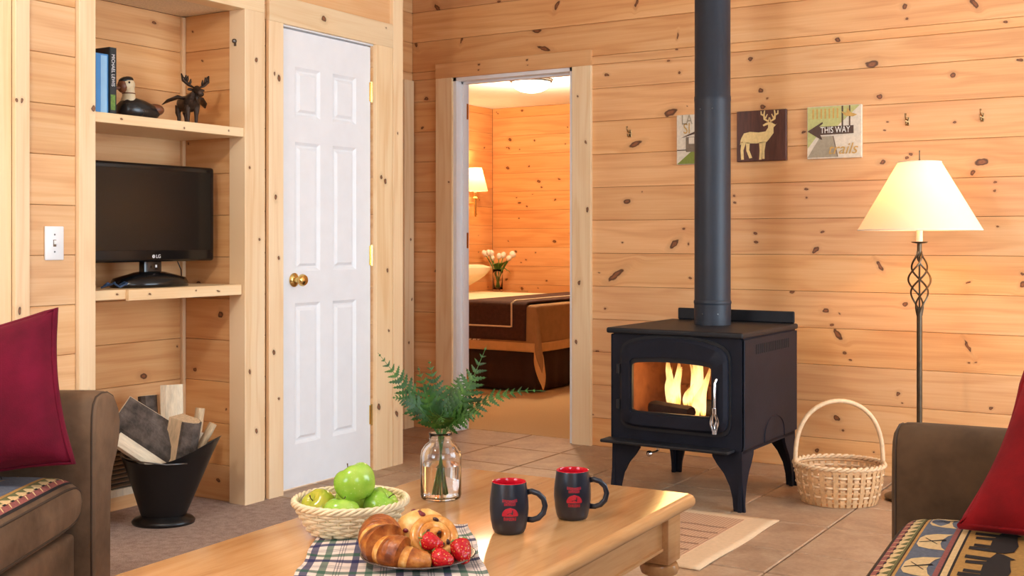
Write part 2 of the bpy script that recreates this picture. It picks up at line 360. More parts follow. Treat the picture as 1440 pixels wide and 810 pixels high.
# ------------------------------------------------------------------ geometry helpers
class MB:
    def __init__(s): s.v = []; s.f = []; s.uv = None
    def add(s, vs, fs):
        b = len(s.v); s.v += [Vector(p) for p in vs]; s.f += [tuple(i+b for i in q) for q in fs]; return s
    def box(s, x0, x1, y0, y1, z0, z1, mat=None):
        vs = [Vector((x, y, z)) for z in (z0, z1) for y in (y0, y1) for x in (x0, x1)]
        if mat: vs = [mat @ p for p in vs]
        return s.add(vs, [(0, 2, 3, 1), (4, 5, 7, 6), (0, 1, 5, 4), (2, 6, 7, 3), (0, 4, 6, 2), (1, 3, 7, 5)])
    def rbox(s, x0, x1, y0, y1, z0, z1, r=0.01, seg=2, mat=None):
        bm = bmesh.new(); bmesh.ops.create_cube(bm, size=1)
        for v in bm.verts: v.co = Vector(((x0+x1)/2+v.co.x*(x1-x0), (y0+y1)/2+v.co.y*(y1-y0), (z0+z1)/2+v.co.z*(z1-z0)))
        bmesh.ops.bevel(bm, geom=bm.edges[:]+bm.verts[:], offset=r, segments=seg, profile=0.5, affect='EDGES')
        return s.bm(bm, mat)
    def bm(s, bm, mat=None):
        bm.verts.index_update()
        vs = [(mat @ v.co) if mat else v.co.copy() for v in bm.verts]; fs = [tuple(v.index for v in f.verts) for f in bm.faces]
        bm.free(); return s.add(vs, fs)
    def lathe(s, prof, n=24, mat=None, cap0=True, cap1=True, fn=None):
        vs = []
        for (r, z) in prof:
            for i in range(n):
                a = 2*PI*i/n; p = Vector((r*math.cos(a), r*math.sin(a), z))
                if fn: p = fn(p, a)
                vs.append(mat @ p if mat else p)
        fs = []
        for j in range(len(prof)-1):
            for i in range(n):
                a, b = j*n+i, j*n+(i+1) % n; fs.append((a, b, b+n, a+n))
        if cap0: fs.append(tuple(reversed(range(n))))
        if cap1: fs.append(tuple(range((len(prof)-1)*n, len(prof)*n)))
        return s.add(vs, fs)
    def tube(s, path, rad, n=8, closed=False, caps=True, flat=None):
        P = [Vector(p) for p in path]; m = len(P)
        rr = rad if isinstance(rad, (list, tuple)) else [rad]*m
        vs = []; up = None
        for i in range(m):
            if closed: t = (P[(i+1) % m]-P[i-1])
            else: t = P[min(i+1, m-1)]-P[max(i-1, 0)]
            t = t.normalized() if t.length > 1e-9 else Vector((0, 0, 1))
            if up is None: up = Vector((0, 0, 1)) if abs(t.z) < 0.9 else Vector((1, 0, 0))
            a = t.cross(up)
            if a.length < 1e-6: a = t.cross(Vector((0, 1, 0)))
            a.normalize(); b = a.cross(t).normalized(); up = b
            for k in range(n):
                w = 2*PI*k/n; q = a*math.cos(w)*rr[i] + b*math.sin(w)*rr[i]*(flat if flat else 1.0)
                vs.append(P[i]+q)
        fs = []
        for i in range(m if closed else m-1):
            for k in range(n):
                a0, a1 = i*n+k, i*n+(k+1) % n; j = (i+1) % m
                fs.append((a0, a1, j*n+(k+1) % n, j*n+k))
        if caps and not closed:
            fs.append(tuple(reversed(range(n)))); fs.append(tuple(range((m-1)*n, m*n)))
        return s.add(vs, fs)
    def prism(s, poly, z0, z1, mat=None):
        n = len(poly)
        vs = [Vector((x, y, z0)) for x, y in poly]+[Vector((x, y, z1)) for x, y in poly]
        if mat: vs = [mat @ p for p in vs]
        fs = [tuple(reversed(range(n))), tuple(range(n, 2*n))]+[(i, (i+1) % n, n+(i+1) % n, n+i) for i in range(n)]
        return s.add(vs, fs)
    def grid(s, fn, nu, nv, closed_u=False, closed_v=False):
        uu = nu if closed_u else nu+1; vv = nv if closed_v else nv+1
        vs = [Vector(fn(i/nu, j/nv)) for j in range(vv) for i in range(uu)]
        fs = []
        for j in range(nv):
            for i in range(nu):
                i2 = (i+1) % uu; j2 = (j+1) % vv
                fs.append((j*uu+i, j*uu+i2, j2*uu+i2, j2*uu+i))
        return s.add(vs, fs)
    def build(s, name, mat, parent=None, smooth=False, loc=None, rot=None, fix=True):
        me = D.meshes.new(name); me.from_pydata([tuple(p) for p in s.v], [], s.f)
        if fix:
            bm = bmesh.new(); bm.from_mesh(me); bmesh.ops.recalc_face_normals(bm, faces=bm.faces[:]); bm.to_mesh(me); bm.free()
        me.materials.append(M[mat] if isinstance(mat, str) else mat)
        if smooth:
            me.polygons.foreach_set('use_smooth', [True]*len(me.polygons))
            if smooth != 'all':
                bm = bmesh.new(); bm.from_mesh(me)
                for e in bm.edges:
                    if len(e.link_faces) == 2 and e.calc_face_angle(0) > R(38): e.smooth = False
                bm.to_mesh(me); bm.free()
        o = D.objects.new(name, me); COL.objects.link(o)
        if parent: o.parent = parent
        if loc is not None: o.location = loc
        if rot is not None: o.rotation_euler = rot
        return o
def tag(o, label, cat, group=None, kind=None):
    o['label'] = label; o['category'] = cat
    if group: o['group'] = group
    if kind: o['kind'] = kind
    return o
def thing(name, label, cat, loc=(0, 0, 0), rz=0.0, group=None):
    o = D.objects.new(name, None); COL.objects.link(o); o.empty_display_size = 0.05
    o.location = loc; o.rotation_euler = (0, 0, rz); return tag(o, label, cat, group)
def struct(o, label=None, cat=None):
    o['kind'] = 'structure'
    if label: o['label'] = label
    if cat: o['category'] = cat
    return o
def solidify(o, t, offset=0):
    m = o.modifiers.new('thickness', 'SOLIDIFY'); m.thickness = t; m.offset = offset; return o
def subsurf(o, lv=1):
    m = o.modifiers.new('smooth', 'SUBSURF'); m.levels = lv; m.render_levels = lv; return o
def text_mb(body, size, depth=0.001, shear=0.0, sx=1.0):
    cu = D.curves.new('lettering', 'FONT'); cu.body = body; cu.size = size; cu.extrude = depth/2; cu.shear = shear
    cu.align_x = 'CENTER'; cu.align_y = 'CENTER'; cu.resolution_u = 3
    ob = D.objects.new('lettering', cu); COL.objects.link(ob)
    bpy.context.view_layer.update()
    me = D.meshes.new_from_object(ob.evaluated_get(bpy.context.evaluated_depsgraph_get()))
    b = MB(); b.add([Vector((v.co.x*sx, v.co.y, v.co.z)) for v in me.vertices], [tuple(p.vertices) for p in me.polygons])
    D.objects.remove(ob); D.meshes.remove(me); return b
def xf(mb, fn): mb.v = [Vector(fn(p)) for p in mb.v]; return mb

# ------------------------------------------------------------------ boards
ROT = {'back': Matrix.Identity(3),                                        # runs along +x, faces -y
       'left': Matrix.Rotation(R(90), 3, 'Z'),                            # runs along +y, faces +x
       'back_v': Matrix.Rotation(R(-90), 3, 'Y'),                         # upright on a wall facing -y (width goes to -x)
       'left_v': Matrix.Rotation(R(90), 3, 'Z') @ Matrix.Rotation(R(-90), 3, 'Y'),  # upright facing +x (width goes to -y)
       'front': Matrix.Rotation(R(180), 3, 'Z')}                          # runs along -x, faces +y
_pl = {}
def knot(a, c, r, el=1.35, ang=0.0):
    """knot at (along, across) with short half-axis r, elongated el times at an angle"""
    A, B = r*el, r; cs, sn = math.cos(ang), math.sin(ang)
    return (a, c, cs*cs/A**2+sn*sn/B**2, 2*cs*sn*(1/A**2-1/B**2), sn*sn/A**2+cs*cs/B**2)
def plank(name, parent, p, L, W, T, orient, knots=None, tint=(1, 1, 1), mat='pine', nk=None, ch=0.002):
    key = (round(L, 4), round(W, 4), round(T, 4), mat, ch)
    me = _pl.get(key)
    if me is None:
        prof = [(T, 0), (T, W), (ch, W), (0, W-ch), (0, ch), (ch, 0)]   # (y,z)
        vs = [(x, y, z) for x in (0, L) for y, z in prof]; n = 6
        fs = [tuple(reversed(range(n))), tuple(range(n, 2*n))]+[(i, (i+1) % n, n+(i+1) % n, n+i) for i in range(n)]
        me = D.meshes.new(name); me.from_pydata(vs, [], fs)
        bm = bmesh.new(); bm.from_mesh(me); bmesh.ops.recalc_face_normals(bm, faces=bm.faces[:]); bm.to_mesh(me); bm.free()
        me.materials.append(M[mat]); _pl[key] = me
    o = D.objects.new(name, me); COL.objects.link(o); o.parent = parent
    o.matrix_basis = Matrix.Translation(p) @ ROT[orient].to_4x4()
    ks = list(knots or [])
    if nk is None: nk = 0 if ks else max(0, int(round(L*random.uniform(0.6, 2.2))))
    for _ in range(nk):
        r = random.choice((0.004, 0.005, 0.007, 0.009, 0.012))
        ks.append(knot(random.uniform(0.03, max(0.04, L-0.03)), random.uniform(0.15, 0.85)*W, r, random.uniform(1.1, 1.8), random.uniform(-0.5, 0.5)))
    ks = ks[:NK]
    while len(ks) < NK: ks.append((60.0, 60.0, 1.0, 0.0, 1.0))
    for i, k in enumerate(ks):
        o['k%d' % i] = [float(k[0]), float(k[1]), 0.0]; o['m%d' % i] = [float(k[2]), float(k[3]), float(k[4])]
    o['tint'] = [float(t) for t in tint]
    return o
SEAM0, PITCH = 1.028, 0.1755
def rows(z0, z1, shift=0.0):
    zs = []; k = -7
    while SEAM0+shift+PITCH*k < z1:
        a, b = SEAM0+shift+PITCH*k, SEAM0+shift+PITCH*(k+1)
        a2, b2 = max(a, z0), min(b, z1)
        if b2-a2 > 0.012: zs.append((a2, b2))
        k += 1
    return zs
GAP = 0.0014
def clad(parent, a0, a1, z0, z1, plane, orient, cuts=(), holes=(), shift=0.0, tint=(1, 1, 1), klist=None, T=0.015, nk=None):
    """horizontal boards between a0..a1 (world x or y) with rectangular holes (a0,a1,z0,z1) and butt joints"""
    for ri, (za, zb) in enumerate(rows(z0, z1, shift)):
        spans = [(a0, a1)]
        zparts = [(za, zb)]
        for h in holes:            # split a row in height where a hole edge crosses it
            zparts2 = []
            for (p, q) in zparts:
                c = sorted({p, q} | {e for e in (h[2], h[3]) if p+0.01 < e < q-0.01})
                zparts2 += list(zip(c[:-1], c[1:]))
            zparts = zparts2
        for (p, q) in zparts:
            spans = [(a0, a1)]
            for h in holes:
                if h[2] < (p+q)/2 < h[3]:
                    ns = []
                    for (s, e) in spans:
                        if h[1] <= s or h[0] >= e: ns.append((s, e)); continue
                        if h[0] > s: ns.append((s, h[0]))
                        if h[1] < e: ns.append((h[1], e))
                    spans = ns
            for (s, e) in spans:
                c = [s]+[x for x in (cuts[ri % len(cuts)] if cuts else ()) if s+0.05 < x < e-0.05]+[e]
                for (u, v) in zip(c[:-1], c[1:]):
                    L = v-u-0.0015; W = q-p-GAP
                    if W < 0.008 or L < 0.01: continue
                    pos = {'back': (u, plane, p), 'left': (plane, u, p), 'front': (v, plane, p)}[orient]
                    ks = None
                    if klist is not None:
                        ks = [knot(k[0]-u, k[1]-p, *k[2:]) for k in klist if u < k[0] < v and p < k[1] < q]
                    kk = random.uniform(0.96, 1.03); tn = tuple(t*kk for t in tint)
                    plank('plank', parent, pos, L, W, T, orient, ks, tn, nk=(None if klist is None else (0 if ks else 0)) if nk is None else nk)

# ------------------------------------------------------------------ floor
TILE_Y = 3.73
fl = MB().box(BRX-0.2, RW+0.3, FW-0.3, BRY+0.2, -0.12, -0.014).build('floor', 'dark_gap'); struct(fl)
gm = simple('grout', S(160, 130, 106), 0.9); fl.data.materials[0] = M['grout']
tile_me = {}
TP = 0.41
def tile(x0, x1, y0, y1):
    key = (round(x1-x0, 3), round(y1-y0, 3))
    if key not in tile_me:
        b = MB(); c = 0.004; w, h = key
        b.add([(0, 0, -0.014), (w, 0, -0.014), (w, h, -0.014), (0, h, -0.014), (0, 0, -c), (w, 0, -c), (w, h, -c), (0, h, -c), (c, c, 0), (w-c, c, 0), (w-c, h-c, 0), (c, h-c, 0)],
              [(0, 3, 2, 1)]+[(i, (i+1) % 4, 4+(i+1) % 4, 4+i) for i in range(4)]+[(4+i, 4+(i+1) % 4, 8+(i+1) % 4, 8+i) for i in range(4)]+[(8, 9, 10, 11)])
        o = b.build('tile', 'tile', fl, fix=False); tile_me[key] = o.data
    else:
        o = D.objects.new('tile', tile_me[key]); COL.objects.link(o); o.parent = fl
    o.location = (x0, y0, 0)
g = 0.006
y = TILE_Y+0.01
ys = []
yy = BW+0.12
while yy > TILE_Y+0.02:
    ys.append((max(yy-TP, TILE_Y+0.005), yy)); yy -= TP
xx = -4.2
while xx < RW:
    for (ya, yb) in ys:
        x1 = min(xx+TP, RW)
        if ya > BW-0.01: continue
        tile(xx+g/2, x1-g/2, ya+g/2, min(yb, BW+0.12)-g/2)
    if xx >= -2.31: tile(max(xx, -2.295)+g/2, min(xx+TP, RW)-g/2, 3.36+g, TILE_Y-g/2)
    xx += TP
cp = MB().prism([(-3.95, FW), (RW, FW), (RW, 3.36), (-2.3, 3.36), (-2.3, TILE_Y), (-3.95, TILE_Y)], -0.014, 0.0).build('carpet', 'carpet', None); tag(cp, 'grey-brown pile carpet covering the living room floor', 'carpet'); struct(cp)
cp.name = 'floor_carpet'
cb = MB().box(BRX, -1.2, BW+0.125, BRY, -0.014, 0.0).build('floor_bedroom_carpet', 'carpet_tan'); struct(cb, 'tan carpet on the bedroom floor', 'carpet')

# ------------------------------------------------------------------ back wall
DX0, DX1, DZ = -3.835, -3.05, 2.03          # bedroom doorway
wb = MB()
wb.box(AW-0.1, DX0, BW+0.015, BW+0.12, 0, CZ); wb.box(DX1, RW+0.1, BW+0.015, BW+0.12, 0, CZ); wb.box(DX0, DX1, BW+0.015, BW+0.12, DZ, CZ)
wall_back = struct(wb.build('wall_back', 'dark_gap'))
def wk(px, py, r, el=1.35, ang=0.0):
    p = at_y(px, py, BW); return (p.x, p.z, r, el, ang)
KN = [wk(*a) for a in [
    (1272, 9, .012, 1.0), (1275, 27, .005), (1370, 5, .009, 2.6, -1.0), (1178, 56, .010, 1.2), (1226, 90, .017, 1.6, .1), (1340, 105, .011, 1.0), (1434, 84, .006, 2), (1414, 31, .005, 2.6),
    (1055, 83, .009, 1.1), (895, 4, .007, 3.0, 1.4), (953, 50, .004, 3.5, 1.4), (952, 69, .005), (940, 86, .005, 1.8), (956, 102, .007, 1.1), (853, 105, .006, 2),
    (1070, 127, .011, 1.1), (1073, 150, .009, 1.1), (1079, 139, .004), (943, 158, .015, 2.4, .25), (966, 149, .003), (893, 203, .012, 3.0, .35), (1236, 136, .009, 1.3), (1253, 133, .004),
    (1343, 132, .007, 1.1), (1427, 107, .009, 1.0), (1248, 171, .004), (1244, 183, .004), (1342, 172, .006, 1.3), (1130, 186, .006, 1.8), (882, 283, .011, 1.7, .15), (903, 270, .003),
    (1032, 275, .005), (1033, 285, .005), (1134, 266, .006, 1.3), (1134, 278, .005, 1.3), (1241, 228, .009, 1.7), (1281, 217, .006, 1.2), (1275, 222, .006, 1.4), (1380, 228, .013, 2.3, .1),
    (1368, 243, .009, 1.5, .6), (1400, 256, .005), (1399, 268, .006, 1.3), (1403, 319, .004), (875, 341, .004), (948, 343, .013, 2.4, .8), (962, 321, .005, 1.5), (968, 343, .005, 1.8, 1.2),
    (1062, 328, .006, 1.4), (1063, 340, .006, 1.4), (1147, 352, .010, 1.7, .9), (1157, 326, .005), (866, 387, .014, 3.6, .62), (971, 391, .007, 1.3), (851, 434, .006, 1.4, .6), (842, 383, .003, 2),
    (1114, 410, .007, 1.3, 1.0), (1161, 437, .010, 1.5), (1181, 441, .004), (1170, 457, .005, 1.4), (1273, 428, .010, 1.2), (1237, 374, .007, 3.4, -1.0), (1178, 470, .011, 2.6, -.9), (1188, 496, .005),
    (1196, 506, .004), (1361, 487, .005, 5.5, -1.1), (1363, 511, .004), (1372, 510, .004), (1421, 478, .003, 2), (1438, 385, .007, 1.2), (1438, 400, .008, 2, 1.0), (1361, 397, .004, 2.5, .5),
    (1176, 588, .010, 1.5, -.5), (1185, 605, .005), (1149, 634, .009, 1.2), (1229, 635, .004), (1263, 554, .007, 1.5, 1.2), (1269, 567, .004), (1394, 574, .006, 1.2), (1374, 522, .005),
    (840, 494, .005, 2.5), (833, 583, .005), (600, 139, .010, 1.2), (594, 180, .006, 1.5), (615, 12, .012, 2.6, -1.0), (585, 62, .009, 2.4, -1.2), (702, 2, .006), (755, 43, .013, 2.2, -.1), (783, 8, .009, 2.8, 1.1),
    (613, 381, .006, 1.6), (765, 68, .010, 4.0, -.3), (649, 56, .006, 3, 1.3)]]
HOLE = (DX0-0.005, DX1+0.005, -0.1, DZ+0.005)
clad(wall_back, AW, RW, 0, CZ, BW, 'back', cuts=((-2.25,), (-2.29, 0.9), (-2.22, 0.4), (-2.27,)), holes=[HOLE], klist=KN, tint=(1.0, 0.91, 0.82))
# doorway trim: pine casings, white jamb
tr = struct(D.objects.new('trim_1', None)); COL.objects.link(tr)
CT = (1.0, 0.97, 0.92)
plank('casing', tr, (DX0, BW-0.02, 0), DZ, 0.115, 0.02, 'back_v', [knot(1.43, .02, .004)], CT, 'trim_pine')
plank('casing', tr, (DX1+0.115, BW-0.02, 0), DZ, 0.115, 0.02, 'back_v', [knot(.55, .09, .007), knot(.87, .07, .009), knot(1.26, .02, .006, 2), knot(1.62, .03, .006), knot(1.87, .08, .005)], CT, 'trim_pine')
plank('casing', tr, (DX0-0.115, BW-0.021, DZ), DX1-DX0+0.23, 0.085, 0.021, 'back', [knot(.3, .06, .005), knot(.3, .03, .004), knot(.62, .06, .004), knot(.62, .03, .003)], (1, .93, .84), 'pine')
jm = MB(); jw = 0.02
jm.box(DX0, DX0+jw, BW-0.005, BW+0.125, 0, DZ); jm.box(DX1-jw, DX1, BW-0.005, BW+0.125, 0, DZ); jm.box(DX0, DX1, BW-0.005, BW+0.125, DZ-jw, DZ)
jm.box(DX0+jw, DX0+jw+0.012, BW+0.05, BW+0.085, 0, DZ-jw); jm.box(DX1-jw-0.012, DX1-jw, BW+0.05, BW+0.085, 0, DZ-jw); jm.box(DX0+jw, DX1-jw, BW+0.05, BW+0.085, DZ-jw-0.012, DZ-jw)
jm.build('jamb', 'white_paint', tr)
for hz in (0.25, 1.05, 1.8):
    MB().box(DX0+jw, DX0+jw+0.004, BW+0.088, BW+0.115, hz, hz+0.09).build('hinge', 'brass', tr)

# ------------------------------------------------------------------ left wall with niche and closet door
NY0, NY1, NZ = 2.79, 3.535, 2.055           # niche opening
NB = -3.87                                   # niche back
CY0, CY1 = 3.765, 4.40                       # closet door opening
EY = 4.61                                    # closet corner
wl = MB()
X0, X1 = LW-0.09, LW-0.015
wl.box(X0, X1, FW, NY0-0.02, 0, CZ); wl.box(X0, X1, NY0-0.02, NY1+0.02, NZ+0.03, CZ); wl.box(X0, X1, NY1+0.02, CY0, 0, CZ)
wl.box(X0, X1, CY0, CY1, DZ, CZ); wl.box(X0, X1, CY1, EY-0.01, 0, CZ)
wall_left = struct(wl.build('wall_left', 'dark_gap'))
VT = 2.52
HN = (NY0-0.07, NY1+0.02, -0.1, NZ+0.06); HC = (CY0-0.09, CY1+0.0, -0.1, DZ+0.005)
clad(wall_left, VT, EY, 0, CZ, LW, 'left', cuts=((3.2,), (3.9,)), holes=[HN, HC], shift=0.018, tint=(1, 1, 1.0))
clad(wall_left, FW, VT-0.16, 0, CZ, LW, 'left', cuts=((0.2,), (1.1,), (-0.7,)), shift=0.018)
LT = (1.0, 0.95, 0.90)
# uprights at the far left: casing of the next opening
plank('plank', wall_left, (LW, VT-0.055, 0), CZ, 0.105, 0.015, 'left_v', None, (1, 0.91, 0.82), 'trim_pine', nk=2)
t2 = struct(D.objects.new('trim_2', None)); COL.objects.link(t2)
plank('casing', t2, (LW+0.02, VT, 0), CZ, 0.055, 0.02, 'left_v', [knot(1.57, .03, .005), knot(1.57, .05, .004), knot(.86, .04, .006, 2)], (1, 0.93, 0.86), 'trim_pine')
# niche frame
t3 = struct(D.objects.new('trim_3', None)); COL.objects.link(t3)
plank('post', t3, (LW+0.02, NY0, 0), CZ, 0.07, 0.10, 'left_v', [knot(1.57, .012, .008), knot(.55, .03, .006, 1.6), knot(2.1, .05, .004)], LT, 'trim_pine')
plank('post', t3, (LW+0.02, NY1+0.115, 0), NZ, 0.115, 0.09, 'left_v', [knot(.55, .09, .006), knot(1.1, .03, .005), knot(1.4, .09, .005), knot(1.85, .05, .006), knot(.3, .05, .007)], LT, 'trim_pine')
plank('header', t3, (LW+0.018, NY0, NZ), NY1-NY0+0.115, 0.13, 0.09, 'left', None, (1, .97, .93), 'trim_pine', nk=1)
# niche box
wn = MB()
wn.box(NB-0.06, NB-0.015, NY0-0.1, NY1+0.1, 0, 2.2); wn.box(NB, X0, NY1+0.03, NY1+0.07, 0, 2.2); wn.box(NB, X0, NY0-0.07, NY0-0.03, 0, 2.2)
wall_niche = struct(wn.build('wall_niche', 'dark_gap'))
MB().box(NB, LW-0.07, NY0-0.03, NY1+0.03, NZ+0.006, NZ+0.03).build('niche_ceiling', 'trim_pine' if 0 else 'wood_plain' if 'wood_plain' in M else 'cut_pale', wall_niche)
clad(wall_niche, NY0-0.03, NY1+0.015, 0, NZ+0.006, NB, 'left', cuts=((9,),), tint=(.96, .9, .82))
clad(wall_niche, NB, LW-0.07, 0, NZ+0.006, NY1+0.015, 'back', tint=(.96, .88, .78), nk=1)
clad(wall_niche, NB, LW-0.08, 0, NZ+0.006, NY0-0.015, 'front', tint=(.96, .9, .82), nk=1)
plank('corner_strip', wall_niche, (NB+0.017, NY1+0.014, 0), NZ, 0.018, 0.016, 'left_v', None, LT, 'trim_pine', nk=0)
# shelves (built in)
def shelf(z0, z1, front, label):
    sh = thing('wall_shelf', label, 'shelf', (0, 0, z0))
    plank('board', sh, (front, NY0+0.001, 0), NY1-NY0-0.002, z1-z0, front-NB-0.004, 'left', [knot(.12, .02, .004), knot(.42, .012, .0035), knot(.66, .02, .003)], (1, .96, .9), 'trim_pine', ch=0.002)
    return sh
shelf(1.525, 1.562, LW+0.012, 'upper pine shelf in the niche holding the books and carvings')
sh2 = shelf(0.878, 0.914, LW-0.012, 'lower pine shelf in the niche carrying the television')
plank('edge_strip', sh2, (LW+0.004, NY0+0.16, -0.006), NY1-NY0-0.165, 0.042, 0.016, 'left', [knot(.1, .02, .004), knot(.33, .025, .003), knot(.45, .02, .004)], (1, .92, .82), 'trim_pine')
# closet door
door = D.objects.new('door_1', None); COL.objects.link(door); struct(door); door.location = (LW-0.012, CY0, 0)
DW, DH = CY1-CY0, DZ
def door_leaf():
    b = MB(); st = 0.105; mid = 0.085
    W, H = DW-0.004, DH-0.012
    pw = (W-2*st-mid)/2
    cols = [(st, st+pw), (st+pw+mid, W-st)]
    rws = [(0.2, 0.82), (0.96, 1.53), (1.64, 1.86)]
    # frame bars in local y (along wall) and z, thickness in x
    ys = [0.002, st, st+pw, st+pw+mid, W-st, W]; zs = [0.012, 0.2, 0.82, 0.96, 1.53, 1.64, 1.86, H]
    for i in range(5):
        for j in range(7):
            if i in (1, 3) and j in (1, 3, 5):
                y0, y1, z0, z1 = ys[i], ys[i+1], zs[j], zs[j+1]; e = 0.014; e2 = 0.034
                def ring(d, x): return [(x, y0+d, z0+d), (x, y1-d, z0+d), (x, y1-d, z1-d), (x, y0+d, z1-d)]
                vs = ring(0, 0)+ring(e, -0.010)+ring(e+0.008, -0.010)+ring(e2, -0.001)
                fs = []
                for k in range(3): fs += [(k*4+a, k*4+(a+1) % 4, k*4+4+(a+1) % 4, k*4+4+a) for a in range(4)]
                fs.append((12, 13, 14, 15)); b.add(vs, fs)
            else:
                b.add([(0, ys[i], zs[j]), (0, ys[i+1], zs[j]), (0, ys[i+1], zs[j+1]), (0, ys[i], zs[j+1])], [(0, 1, 2, 3)])
    b.box(-0.036, -0.012, 0.002, W, 0.012, H)
    for (a, c, d, e) in ((0.002, 0.002, 0.012, H), (W, W, 0.012, H)): b.add([(0, a, d), (0, a, e), (-0.036, a, e), (-0.036, a, d)], [(0, 1, 2, 3)])
    b.add([(0, 0.002, H), (0, W, H), (-0.036, W, H), (-0.036, 0.002, H)], [(0, 1, 2, 3)])
    return b
leaf = door_leaf().build('door_leaf', 'white_paint', door, fix=False)
kp = at_x(406, 394, LW-0.01); ky, kz = kp.y-CY0+0.035, kp.z
MX = Matrix.Rotation(R(90), 4, 'Y')
kn = MB(); kn.lathe([(0.030, 0), (0.031, 0.004), (0.024, 0.010), (0.012, 0.014), (0.010, 0.032), (0.018, 0.036), (0.026, 0.046), (0.027, 0.054), (0.022, 0.063), (0.010, 0.067)], 20, Matrix.Translation((0, ky, kz)) @ MX)
kn.build('door_knob', 'brass', leaf, smooth=True)
for hz in (0.22, 0.98, 1.76):
    hb = MB(); hb.box(-0.002, 0.004, DW-0.012, DW+0.010, hz, hz+0.09); hb.tube([(0.006, DW-0.001, hz-0.004), (0.006, DW-0.001, hz+0.094)], 0.006, 8); hb.build('hinge', 'brass', door)
t4 = struct(D.objects.new('trim_4', None)); COL.objects.link(t4)
plank('casing', t4, (LW+0.02, CY0, 0), DZ, 0.088, 0.02, 'left_v', [knot(1.79, .03, .008), knot(1.81, .055, .005), knot(1.28, .05, .008, 1.5), knot(1.02, .03, .006), knot(.62, .06, .007), knot(.42, .03, .005)], LT, 'trim_pine')
plank('casing', t4, (LW+0.02, CY1+0.13, 0), DZ, 0.128, 0.02, 'left_v', [knot(1.4, .09, .008), knot(1.38, .06, .009), knot(.95, .04, .007), knot(.3, .11, .012, 1.3), knot(.66, .03, .006)], (1, .95, .88), 'trim_pine')
plank('casing', t4, (LW+0.021, CY0-0.088, DZ), CY1-CY0+0.088+0.13, 0.115, 0.021, 'left', [knot(.35, .06, .012, 1.2), knot(.8, .09, .004)], (1, .95, .88), 'trim_pine')
MB().box(LW-0.04, LW+0.003, CY0-0.002, CY0+0.004, 0, DZ).box(LW-0.04, LW+0.003, CY0, CY1, DZ-0.006, DZ+0.001).build('jamb', 'white_paint', t4)
plank('corner_post', t4, (LW+0.022, EY, 0), CZ, 0.078, 0.022, 'left_v', None, LT, 'trim_pine', nk=2)
# closet end and alcove wall beyond it
wc = MB(); wc.box(AW, LW-0.015, EY-0.10, EY-0.015, 0, CZ)
wall_closet = struct(wc.build('wall_closet', 'dark_gap')); clad(wall_closet, AW, LW+0.0, 0, CZ, EY-0.001, 'front', nk=1)
wa = MB().box(AW-0.1, AW-0.015, EY-0.1, BW+0.12, 0, CZ); wall_alcove = struct(wa.build('wall_alcove', 'dark_gap'))
clad(wall_alcove, EY, BW, 0, CZ, AW, 'left', tint=(.98, .9, .8), nk=1)
t5 = struct(D.objects.new('trim_5', None)); COL.objects.link(t5)
plank('casing', t5, (AW+0.02, BW-0.012, 0), DZ, 0.09, 0.02, 'left_v', [knot(1.1, .03, .006), knot(.5, .05, .007), knot(.75, .02, .005)], (1, .93, .84), 'trim_pine')

# ------------------------------------------------------------------ other walls, ceiling, windows behind the camera
simple('wall_pine_plain', S(220, 168, 112), 0.5, vary=0.15, scale=3, stretch=(1, 1, 8))
def wall_with_hole(name, along, plane, t, a0, a1, holes):
    b = MB(); a = a0
    for (h0, h1, z0, z1) in sorted(holes):
        segs = [(a, h0, 0, CZ), (h0, h1, 0, z0), (h0, h1, z1, CZ)]; a = h1
        for (p, q, r, s_) in segs:
            if along == 'y': b.box(plane, plane+t, p, q, r, s_)
            else: b.box(p, q, plane, plane+t, r, s_)
    if along == 'y': b.box(plane, plane+t, a, a1, 0, CZ)
    else: b.box(a, a1, plane, plane+t, 0, CZ)
    return struct(b.build(name, 'wall_pine_plain'))
wall_with_hole('wall_right', 'y', RW, 0.15, FW, BW+0.12, [WIN_R, WIN_R2])
wall_with_hole('wall_front', 'x', FW-0.15, 0.15, LW-0.1, RW+0.15, [WIN_F])
def window(name, along, plane, h):
    w = struct(D.objects.new(name, None)); COL.objects.link(w)
    a0, a1, z0, z1 = h; f = 0.05; am = (a0+a1)/2
    def bx(b, p, q, r, s_, d0, d1):
        if along == 'y': b.box(plane+d0, plane+d1, p, q, r, s_)
        else: b.box(p, q, plane-d1, plane-d0, r, s_)
    b = MB()
    for (p, q, r, s_) in ((a0, a1, z0, z0+f), (a0, a1, z1-f, z1), (a0, a0+f, z0, z1), (a1-f, a1, z0, z1), (am-f/2, am+f/2, z0, z1)): bx(b, p, q, r, s_, 0.04, 0.09)
    b.build('window_frame', 'white_paint', w)
    for (p, q) in ((a0+f, am-f/2), (am+f/2, a1-f)):
        b = MB(); bx(b, p, q, z0+f, z1-f, 0.062, 0.066); b.build('window_pane', 'pane', w)
window('window_1', 'y', RW, WIN_R); window('window_2', 'y', RW, WIN_R2); window('window_3', 'x', FW, WIN_F)
cl = MB(); cl.box(AW-0.1, RW+0.15, FW-0.15, BW+0.12, CZ, CZ+0.1); struct(cl.build('ceiling', 'ceiling_white'))

